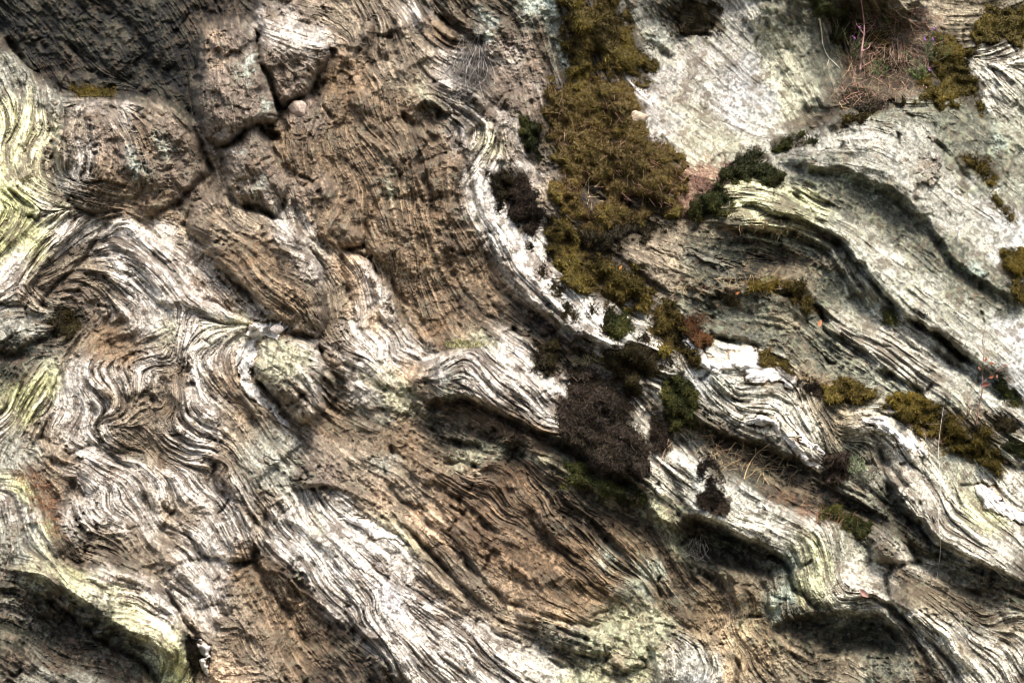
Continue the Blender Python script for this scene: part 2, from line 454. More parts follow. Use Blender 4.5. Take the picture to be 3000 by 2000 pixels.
SPLATS = '''
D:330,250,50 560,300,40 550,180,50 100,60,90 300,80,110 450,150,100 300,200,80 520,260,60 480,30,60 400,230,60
K:200,200,50 600,60,60 130,230,30 600,10,60
G:30,230,50 130,290,30
y:60,330,50 30,450,50 100,420,50 60,520,40 20,380,40 110,540,40 190,610,30
Y:20,560,50 40,650,50 110,700,40 10,500,30 0,620,40 10,720,40
W:150,620,40 190,680,40 50,790,50 230,650,25 10,850,40
T:110,850,50 220,360,40 170,450,30
K:170,870,35 130,820,25
T:220,380,30 480,310,40
P:300,320,50 210,400,40 300,430,60 520,420,50 360,450,50 440,350,40 300,380,40 540,520,50 480,350,30
W:360,340,35 250,330,25 230,450,30 210,520,25
B:420,380,50 350,560,60 440,600,50 300,500,40 350,400,30
K:250,540,50 200,560,35 320,600,40
M:400,490,28 420,530,20 490,430,18 380,450,18
P:650,110,40 680,200,50 640,300,50 740,310,40 640,400,40 700,360,40 600,200,30
O:620,130,22 655,180,20
M:730,200,22 780,310,16 700,460,16 760,540,14
P:720,450,45 770,540,50 600,580,40
T:650,560,50 700,650,50 600,640,40
W:850,100,35 920,110,35 800,90,25 860,150,25
P:830,190,40 880,240,30 900,30,50 800,240,30
T:1000,60,50 960,20,50 1040,10,40
B:980,250,60 1000,400,60 930,500,60 950,620,60 900,420,50 860,450,40
P:900,340,50 930,560,40 860,560,40
W:850,640,35 800,620,25 820,680,25 870,690,25
T:1100,50,50 1150,150,50 1220,130,40 1120,230,40 1250,220,40
K:1300,40,50 1390,60,30 1360,20,40 1470,30,40 1530,70,30 1130,110,22 1060,130,22
N:1080,220,30 1290,70,40
W:1300,170,35 1280,210,30 1330,240,25 1200,30,25
D:1370,180,35 1390,240,28 1400,130,30
P:1480,130,50 1500,220,60 1470,290,40 1550,300,40
W:1510,150,22 1560,240,18 1450,150,18
M:1420,50,22 1440,90,18 1620,50,28 1645,110,22 1650,180,18 1580,10,22
G:1680,240,25 1660,260,25
B:1100,300,50 1150,400,60 1200,350,50 1050,450,60 1150,550,60 1250,500,50 1280,600,60 1100,650,70 1330,480,40
K:1260,330,40 1350,265,22 1180,500,25 1170,420,25 1220,400,25
C:1240,270,18 1170,400,16 1150,560,20 1130,470,12
W:1330,320,18 1370,420,22 1430,370,25 1480,360,22
y:1440,400,28
Q:1400,520,35 1430,600,40 1480,680,40 1550,760,35 1620,840,40 1720,910,45 1800,970,40 1380,490,22
W:1900,1040,40 1560,500,30 1620,770,25 1540,470,25 1960,1060,35
T:1500,450,25 1480,400,25 1590,540,30 1500,500,16
K:1700,300,100 1750,500,100 1900,600,80 1680,100,80 1800,650,60 1700,760,60
T:1900,740,45 1960,690,50 1850,680,30 1990,800,30 1960,830,25
W:450,690,35 420,760,50 550,820,50 620,900,45 400,870,50 450,930,50 500,760,40 580,950,50 650,1000,50 590,1060,50 350,700,30 300,730,25
y:610,960,30 690,960,25 470,960,25
K:260,740,22 290,790,20 370,880,14
T:300,850,35 200,1030,40 470,1020,30 240,800,30
P:250,890,35
B:350,980,35 320,1020,35 380,1050,25 520,1090,25
W:190,1120,35 250,1150,40 180,1200,45 340,1100,35 600,1180,45 550,1280,50 280,1220,35 450,1060,30 420,1120,25 240,1090,30
T:420,1170,40 500,1200,40 700,1230,45 400,1250,40 450,1310,50 120,1290,40 640,1250,30 350,1180,25 660,1120,35
K:390,1300,30 290,1260,16 190,960,50 130,990,30
Y:80,1150,40 60,1220,40 130,1100,30 110,1180,30
D:50,1040,50 150,1010,40 200,940,35 60,1070,40
G:60,950,40 30,900,40 120,930,30 60,1330,50 120,1070,30
W:30,1260,35 50,930,25
C:850,1040,50 800,1030,30
W:900,1130,35 930,1060,30 900,1000,30
T:850,1170,35 880,1210,35
K:800,1150,20 840,1200,20
B:700,780,70 800,820,80 850,900,70 900,960,50 680,720,50 780,740,50
T:620,720,45 570,690,35 900,730,30
W:600,780,18 650,840,20 700,890,18 750,925,18 930,800,25 880,720,30 900,760,22 620,760,16
T:980,850,40 960,920,40 960,1000,35
W:1000,960,22 960,830,16 985,1030,18
K:990,1180,50 940,1010,22 965,1140,35
B:1010,1240,50 960,1070,30 950,1230,40
O:1030,770,35 1050,830,35 1190,1090,25 1110,940,25
W:1110,860,30 1150,950,40 1120,1020,40 1200,1030,35 1070,900,20 1090,1080,35 1070,790,18
C:1150,1140,30 1100,1110,30 1170,1170,25
W:1050,1160,35
B:1200,720,60 1200,850,50 1300,800,60 1300,900,60 1250,950,50 1400,800,50 1450,880,40 1350,970,40 1230,780,50 1380,730,40
K:1400,880,40 1500,930,40 1590,970,35 1340,700,30 1450,830,20
C:1400,990,22 1350,1015,18
T:1000,1330,45 1100,1250,40 1060,1290,30
H:1050,1200,45 1120,1210,35
B:1200,1260,50 1150,1320,50
K:1300,1330,35
C:1340,1355,25 1390,1340,22 1440,1330,18
W:1290,1090,35 1350,1065,35 1500,1000,35 1450,1070,50 1550,1120,50 1600,1180,35 1420,1120,30
Q:1610,1190,35 1650,1160,35 1500,1040,22 1530,1100,18
M:1315,1130,20 1330,1090,12
N:1350,1200,40 1460,1245,40 1560,1300,40
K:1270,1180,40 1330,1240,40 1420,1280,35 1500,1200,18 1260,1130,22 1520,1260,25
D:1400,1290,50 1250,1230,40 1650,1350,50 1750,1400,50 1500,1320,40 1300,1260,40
K:1680,1015,35 1720,1065,25 1800,1060,25 1950,1230,30 1850,1440,40
W:1750,1020,18 1900,1110,35 1850,1200,25 1920,1270,35 1960,1370,40 1830,1040,18
T:1940,1170,30 1960,1280,25
Q:2010,1340,45 2060,1390,40 1990,1130,25
W:250,1340,45 300,1420,45 380,1380,45 390,1450,35 240,1480,45 500,1420,45 590,1430,45 700,1450,45 650,1520,45 600,1580,45 280,1520,35 340,1500,35 440,1540,35
T:300,1570,40 400,1580,40 460,1500,35 660,1380,45 500,1590,45 560,1500,35 760,1500,40 350,1330,25 480,1350,35
B:180,1370,35 340,1380,15 200,1440,35
D:415,1340,22
G:750,1400,50 850,1400,40 800,1340,50 880,1360,40
W:560,1680,45 630,1740,45 520,1760,40 430,1730,25 480,1800,35 620,1820,35 570,1640,30
T:470,1690,45 600,1850,45 700,1820,45 750,1930,45 620,1930,45 690,1760,35
B:700,1680,45 760,1720,45 800,1850,60 900,1900,60 850,1780,45 700,1890,35
O:680,1985,35 640,1990,35
K:950,1960,50 1010,1900,40 900,1830,35 850,1700,25
T:100,1380,40 300,1600,35 380,1700,30
Y:70,1420,35 130,1560,25 95,1450,20
W:20,1480,35 110,1500,18 60,1480,20 130,1600,16
G:50,1580,40 20,1620,35
K:180,1590,35 150,1500,25 260,1620,45 380,1640,45 180,1640,30 40,1660,25
y:100,1660,30 250,1720,40 400,1790,45 480,1850,45 450,1900,35 330,1760,40 170,1690,30
Y:200,1680,30 520,1920,35 500,1960,35 330,1720,25 360,1790,20
W:330,1700,25 400,1740,30 280,1750,22 470,1810,22
D:50,1740,40 250,1840,45 350,1890,45 50,1830,50 150,1870,50 120,1760,30 420,1940,30
K:150,1800,40 200,1930,55 80,1950,50 300,1950,50 400,1960,40
G:250,1990,50 300,1900,20 120,1900,25 100,1990,40
W:30,1785,18 70,1805,14
W:900,1480,45 1080,1590,35 1050,1660,45 1150,1620,35 1180,1690,35 1050,1720,45 1230,1760,45 1000,1740,35 1100,1850,35 1250,1820,45 1350,1850,45 1180,1930,45 1300,1950,55 1450,1950,55 1550,1930,50 1380,1900,45 1130,1900,40 1620,1980,40
Q:1000,1510,35 850,1540,45 950,1620,50 1090,1550,25 870,1600,30 1010,1690,30 1120,1840,25 1060,1830,20
y:930,1560,25 1140,1530,25 1200,1600,20
L:1160,1750,35 1110,1640,22
T:1150,1500,40 1300,1650,45 1350,1720,45 1420,1750,40 1050,1400,45 1180,1440,45 1050,1460,30 1240,1690,25 1330,1780,35 1480,1830,35 1120,1670,16
O:1230,1540,45 1120,1450,30 1300,1600,30 1480,1800,20
G:1100,1370,35
P:960,1370,45 920,1300,40
K:1020,1850,35 1000,1920,45 1060,1970,40 1130,1990,30
N:1300,1390,45 1350,1450,50 1450,1450,50 1420,1550,60 1500,1400,50 1600,1420,55 1550,1530,55 1600,1620,60 1700,1650,60 1500,1640,60 1830,1600,50 1850,1700,60 1950,1700,60 1700,1760,60 1580,1750,50 1800,1760,50 1930,1600,50
K:1650,1500,45 1750,1520,50 2000,1780,50 1620,1440,35 1840,1530,35 1880,1560,20
O:1480,1720,28 1740,1770,28 1380,1400,25 1430,1480,20 1290,1360,20
C:1600,1345,20 1680,1390,22 1760,1430,22 1850,1460,25 1930,1500,25 1960,1560,25 2000,1600,22 1850,1850,45 1760,1830,35 1900,1830,35 1750,1985,45 1880,1975,35 1680,1985,30 1900,1900,30
M:1770,1650,22 1800,1630,18 1880,1700,22 1860,1740,22 1920,1670,20 1990,1750,16
O:1650,1820,28 1570,1790,22
D:1600,1880,40 1700,1930,40
T:1800,1960,35
W:1960,1930,35 1950,1980,35 1600,1850,14 1680,1860,14
N:1940,1890,22 1910,1960,22
Q:2080,1450,40 2150,1480,45 2260,1520,35 2120,1500,30
W:2230,1540,40 2320,1570,45 2180,1530,30 2330,1520,25 2420,1550,25
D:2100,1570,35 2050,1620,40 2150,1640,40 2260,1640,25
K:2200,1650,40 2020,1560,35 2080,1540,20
y:2380,1620,45 2420,1680,45 2360,1720,35 2420,1730,35
W:2450,1720,35 2500,1690,35 2480,1640,30 2540,1730,25
G:2460,1590,35 2310,1690,35 2340,1650,30 2500,1600,30
M:2280,1770,25 2290,1720,20 2300,1650,14
T:2230,1720,35 2180,1700,25
K:2050,1690,45 2010,1640,35
B:2000,1750,50 2100,1790,45 2200,1800,40 2050,1850,45 2250,1900,45 2150,1720,30
Q:2020,1900,40 2050,1960,35
L:2040,1990,35
O:2170,1890,40 2120,1850,35 2240,1940,35 2150,1960,35
T:2300,1960,50 2200,1990,40 2500,1950,50
C:2160,1900,20 2250,1870,18 2180,1830,18
D:2400,1850,45 2500,1870,50 2600,1890,45 2350,1830,35 2440,1890,45 2600,1960,45
K:2400,1800,40 2400,1930,45 2700,1930,50 2680,1980,45 2310,1800,30
W:2520,1775,35 2600,1785,30 2660,1810,25 2440,1780,25 2500,1825,12 2590,1850,12
G:2560,1820,30 2480,1790,30 2650,1950,35 2550,1980,35
W:2750,1870,25 2800,1820,35 2850,1860,35 2900,1920,45 2850,1970,35 2960,1980,45 2780,1930,25 2950,1800,18 2720,1840,20 3000,1900,40
T:2750,1760,50 2950,1850,40 2900,1750,35 2820,1900,25 2700,1740,35
K:2850,1790,40 2650,1710,40 2620,1740,30 2900,1700,30
W:2750,1670,22 2660,1620,25 2840,1700,18 2570,1560,20 2700,1650,20
P:2600,1600,30
W:2620,1370,30 2700,1400,45 2700,1480,45 2780,1440,45 2780,1540,45 2870,1600,45 2960,1640,45 2650,1440,25 2960,1580,45 2970,1400,45
y:2850,1480,45 2920,1500,35 2900,1540,25 2800,1400,25
G:2900,1350,45 2760,1350,40 2990,1520,35 2840,1370,35
Q:2980,1450,40 2900,1430,35 2940,1460,30
D:2850,1680,35 2750,1625,35 2950,1730,35 2690,1580,30 2990,1720,35
D:2200,1370,40 2600,1480,45 2450,1330,35 2650,1550,35 2260,1400,30 2520,1330,30
K:2300,1430,45 2400,1450,50 2500,1500,45 2350,1370,45 2560,1540,35
G:2520,1390,30 2480,1360,20 2570,1350,20
W:2540,1425,16 2500,1400,14
Q:2150,1130,40 2250,1095,40 2080,1030,22 2160,1075,35 2050,1000,16 2200,1110,30 2240,1060,25
W:2330,1240,45 2150,1210,45 2080,1180,35 2240,1190,45 2300,1290,35 2380,1330,25 2300,1180,35 2200,1250,35 2380,1270,25
G:2230,1150,20 2100,1130,20
L:2050,1110,25 2060,1170,20
D:2050,1260,35 2240,1300,14
K:2150,1300,45 2120,1340,45 2250,1350,45 2030,1250,30
D:2050,760,50 2150,730,50 2300,730,45 2100,820,45 2060,700,30
K:2250,790,50 2400,760,25
T:2350,800,40 2100,680,20
W:2020,735,14 2060,755,14 2110,765,12
H:2150,910,45 2080,930,45 2200,940,50 2250,1000,45 2380,1000,50 2450,1060,55 2500,1120,45 2330,900,40 2400,860,45 2050,870,30
D:2420,1030,30 2480,1100,30 2070,890,30 2180,800,35
T:2300,950,35 2350,1080,35 2420,1180,45 2450,1250,45 2440,1210,40 2400,1140,20
G:2600,1150,40 2560,1100,30 2780,1170,35
W:2590,1190,22 2640,1210,30 2700,1280,35 2560,1280,25 2600,1260,30 2640,1310,22 2530,1250,20
T:2800,1230,40 2880,1250,40 2850,1290,40
y:2250,665,35 2200,570,35 2350,620,45 2150,550,22 2380,680,25
G:2380,700,25 2500,850,45 2450,780,35 2520,920,40 2560,880,25
V:2450,650,40 2550,700,50 2640,780,60 2720,870,50 2800,950,60 2900,1020,50 2600,900,30 2800,1080,45 2900,1180,45 2850,1110,40
W:2550,970,35 2650,1000,45 2700,1050,45 2750,1130,45 2500,680,20 2620,770,22 2700,850,20 2460,950,22 2500,1000,20 2560,1040,20
R:2760,900,40 2660,840,35 2500,690,25
L:2950,950,50 2990,1080,50 2980,1000,50
H:2400,530,50 2500,590,55 2600,660,55 2700,730,55 2800,790,55 2900,850,55 2450,640,30 2950,900,40 2350,510,35
D:2480,620,25 2620,700,25 2440,580,22
M:2850,800,25 2560,560,16 2480,520,16 2930,430,20
S:2350,440,45 2500,400,45 2650,430,45 2750,560,50 2850,650,50 2680,510,40 2600,480,35
W:2450,400,20 2560,420,20
K:2385,345,30 2430,318,22 2500,285,25 2600,262,22 2680,250,18
S:2560,460,35 2900,720,45 2780,640,35
P:2700,470,25 2730,520,25
L:2950,760,45 2990,660,55 2920,640,45
G:2620,330,40 2700,300,30 2950,560,40 2560,320,30
H:2750,340,45 2850,420,50 2900,490,45 2800,370,45 3000,560,35
S:2000,220,80 2100,150,80 2150,30,50 2200,380,60 1960,380,50 2060,290,60 1900,340,40
L:2200,260,70 2150,330,40 1890,260,25
R:2050,370,60 2300,220,60 2350,290,50 2280,120,50 2000,300,50 2130,430,50 1990,430,30
H:2380,130,50 2320,50,60 2400,210,40
D:2020,30,45 2070,70,35 1980,80,30 1920,10,30
G:1900,60,40 1950,130,35 1900,120,30
M:1930,90,18
W:1860,240,22 1870,290,22
K:2450,50,35 2550,230,60 2400,330,45 2650,200,60 2500,130,60 2600,280,60 2430,300,35
T:2700,80,50 2600,50,45 2850,60,50 2750,60,40
W:2700,40,20 2580,80,20
W:2950,180,45 2900,240,40 2930,300,35
G:2960,290,50 2990,370,50
D:2960,120,16 2990,310,22
O:1990,560,50 2060,530,30
'''
FOLDS = [(250,1200,220,280,.35),(420,1150,200,150,.3),(600,1450,300,250,.2),(400,1900,200,120,.25),(1120,980,90,120,.35),
         (1600,1500,300,200,.25),(2500,1850,250,150,.25),(2750,1450,200,200,.2),(60,520,120,220,.3),(2200,1180,150,100,.2),(2900,1900,200,150,.25)]
# stones and slabs that cracks and steps divide the face into
PARTS = [
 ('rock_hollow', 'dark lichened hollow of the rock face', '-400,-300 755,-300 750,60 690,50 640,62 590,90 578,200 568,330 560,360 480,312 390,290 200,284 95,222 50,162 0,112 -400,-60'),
 ('rock_pillar', 'brown upright stone', '660,58 690,48 725,75 748,108 755,165 775,210 797,250 812,300 815,345 785,368 745,369 720,385 690,415 640,430 600,405 566,330 570,250 580,200 580,110 600,85'),
 ('rock_wedge', 'brown wedge of stone below the upright one', '745,371 790,400 820,480 850,535 835,600 800,640 740,600 700,600 665,520 640,432 690,417'),
 ('rock_block', 'pale topped block between two cracks', '752,60 830,55 960,105 965,160 945,200 915,262 880,288 845,311 830,322 797,250 776,210 756,160'),
 ('rock_knoll', 'rounded brown knoll', '185,292 300,290 430,300 530,330 560,372 588,425 602,470 625,505 560,545 510,600 420,640 300,640 220,610 180,540 165,440 178,350'),
 ('rock_sheet', 'yellow green wavy sheet of rock', '-400,-50 0,113 50,165 95,225 184,292 177,350 164,440 179,540 219,612 260,640 180,720 120,790 60,880 0,890 -400,900'),
 ('rock_block', 'flat brown block below the knoll', '560,600 640,560 700,600 800,640 860,650 900,720 940,780 960,860 950,960 935,985 830,960 760,900 680,820 600,720 550,670'),
 ('rock_slab', 'pale crumpled slab', '120,900 160,830 240,760 300,668 375,640 410,672 480,755 560,850 640,895 740,938 800,965 735,985 700,1040 710,1120 790,1210 850,1250 880,1300 760,1400 740,1500 740,1645 600,1642 500,1500 420,1400 280,1300 200,1330 120,1280 150,1150 200,1040 240,980'),
 ('rock_stone', 'cream stone beside the white vein', '760,1000 830,975 930,985 947,1040 952,1080 932,1130 945,1200 885,1243 860,1225 800,1160 755,1110 745,1060'),
 ('rock_face_panel', 'brown panel of rock', '1070,560 1330,440 1385,500 1400,640 1480,780 1560,870 1640,960 1600,985 1490,970 1370,1015 1260,1050 1200,950 1150,860 1080,760 1010,730 1070,725'),
 ('rock_rib', 'white rib of rock', '1350,420 1440,340 1500,350 1560,480 1600,600 1560,680 1600,740 1700,830 1850,920 1950,1000 2020,1080 1990,1120 1860,1060 1700,985 1620,935 1530,850 1440,730 1390,600 1370,520'),
 ('rock_bands', 'orange and white banded rock', '1000,732 1080,762 1150,860 1200,950 1255,1050 1220,1110 1210,1170 1100,1140 1020,1110 1060,1030 1050,930 1010,820'),
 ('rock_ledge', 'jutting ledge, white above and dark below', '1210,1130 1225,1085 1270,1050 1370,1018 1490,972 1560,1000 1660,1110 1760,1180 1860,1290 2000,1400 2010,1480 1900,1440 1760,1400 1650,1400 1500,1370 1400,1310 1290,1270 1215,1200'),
 ('rock_panel', 'dark brown rippled panel', '1240,1405 1310,1360 1400,1368 1460,1332 1500,1296 1560,1318 1650,1390 1760,1440 1890,1490 1960,1530 2060,1620 2150,1700 2165,1790 2100,1800 1950,1800 1850,1830 1740,1830 1600,1810 1480,1760 1380,1650 1300,1520'),
 ('rock_slab', 'bright white ribbed slab', '790,1480 900,1420 1000,1430 1150,1500 1250,1600 1350,1720 1480,1810 1620,1850 1760,1960 1800,2300 1500,2300 1200,2010 1080,1882 980,1802 880,1722 770,1640 770,1540'),
 ('rock_beam', 'yellow green beam of layered rock', '20,1655 150,1640 300,1660 430,1700 520,1790 570,1870 560,2010 540,2300 430,2300 460,1990 400,1930 300,1870 150,1760 20,1700'),
 ('rock_foot', 'dark layered foot of the face', '-400,1600 20,1690 150,1762 300,1872 400,1932 460,1992 430,2300 -400,2300'),
 ('rock_fold', 'crumpled brown and white fold', '430,1660 600,1640 740,1648 770,1760 860,1900 950,2010 950,2300 560,2300 575,1870 520,1785'),
 ('rock_lip', 'dark curved lip of rock', '1490,1795 1620,1830 1720,1875 1800,1920 1885,1940 1890,1960 1800,1970 1650,1960 1540,1880'),
 ('rock_boss', 'round boss of rock', '1900,1890 1960,1840 2030,1840 2090,1900 2110,2010 2100,2300 1900,2300 1930,1980'),
 ('rock_ridge', 'white ridge beside the gully', '1990,1290 2100,1385 2200,1438 2290,1483 2400,1540 2540,1560 2560,1650 2480,1760 2400,1780 2330,1720 2300,1640 2200,1585 2100,1535 2010,1490 1990,1400'),
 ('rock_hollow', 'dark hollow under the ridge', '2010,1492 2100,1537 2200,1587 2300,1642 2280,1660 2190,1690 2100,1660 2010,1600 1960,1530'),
 ('rock_bowl', 'layered bowl of rock', '2190,1690 2300,1650 2330,1722 2400,1782 2560,1750 2700,1850 2800,1960 2850,2300 2150,2300 2160,1850'),
 ('rock_knob', 'striped knob of rock', '2545,1562 2600,1535 2640,1550 2680,1620 2700,1650 2600,1655 2560,1650'),
 ('rock_shoulder', 'striped shoulder of rock', '2560,1200 2700,1240 2900,1330 3300,1500 3300,1900 3010,1712 2860,1647 2760,1592 2700,1537 2640,1472 2590,1352 2540,1260'),
 ('rock_corner', 'folded corner of the face', '2700,1652 2880,1712 3010,1755 3400,1960 3400,2300 2850,2300 2800,1960 2700,1850 2600,1770 2600,1656'),
 ('rock_fold', 'bright white fold of rock', '1990,975 2050,985 2160,1010 2260,1030 2330,1110 2380,1200 2420,1340 2400,1372 2300,1330 2200,1290 2100,1250 1990,1215'),
 ('rock_arch', 'grey arch of layered rock', '2080,880 2150,862 2250,850 2340,870 2390,915 2480,1000 2600,1082 2700,1150 2640,1190 2540,1200 2400,1150 2300,1060 2180,1000 2080,990'),
 ('rock_slab', 'low slab with a dark underside', '2050,655 2200,640 2350,650 2440,710 2490,790 2560,905 2480,960 2380,900 2250,848 2080,870 2000,830 2000,730'),
 ('rock_strip', 'pale strip of rock', '2390,912 2480,960 2560,910 2680,985 2780,1060 2900,1140 3300,1420 3300,1500 2900,1330 2740,1250 2660,1190 2700,1150 2600,1080 2480,1000'),
]
# separate outcrops behind and beside the face
OUTCROPS = [
 ('rock_slab', 'smooth pale green slab set back behind the long brown moss patch', '1790,-300 2400,-300 2420,40 2490,230 2380,310 2365,350 2400,400 2270,452 2180,478 2080,500 2020,480 1960,430 1870,330 1830,240 1900,210 1850,100'),
 ('rock_dome', 'large rounded grey slab at the right, mossy along its top edge', '2400,400 2450,350 2540,300 2700,268 2800,285 2900,385 3000,450 3400,750 3400,1480 3000,1215 2900,1110 2780,1015 2680,945 2560,840 2480,740 2400,660 2250,620 2135,580 2130,540 2280,450'),
 ('rock_outcrop', 'knobbly white outcrop right of the yellow moss at the top corner', '2845,180 2900,130 3000,90 3400,40 3400,740 3000,445 2905,380 2880,320 2850,240'),
]

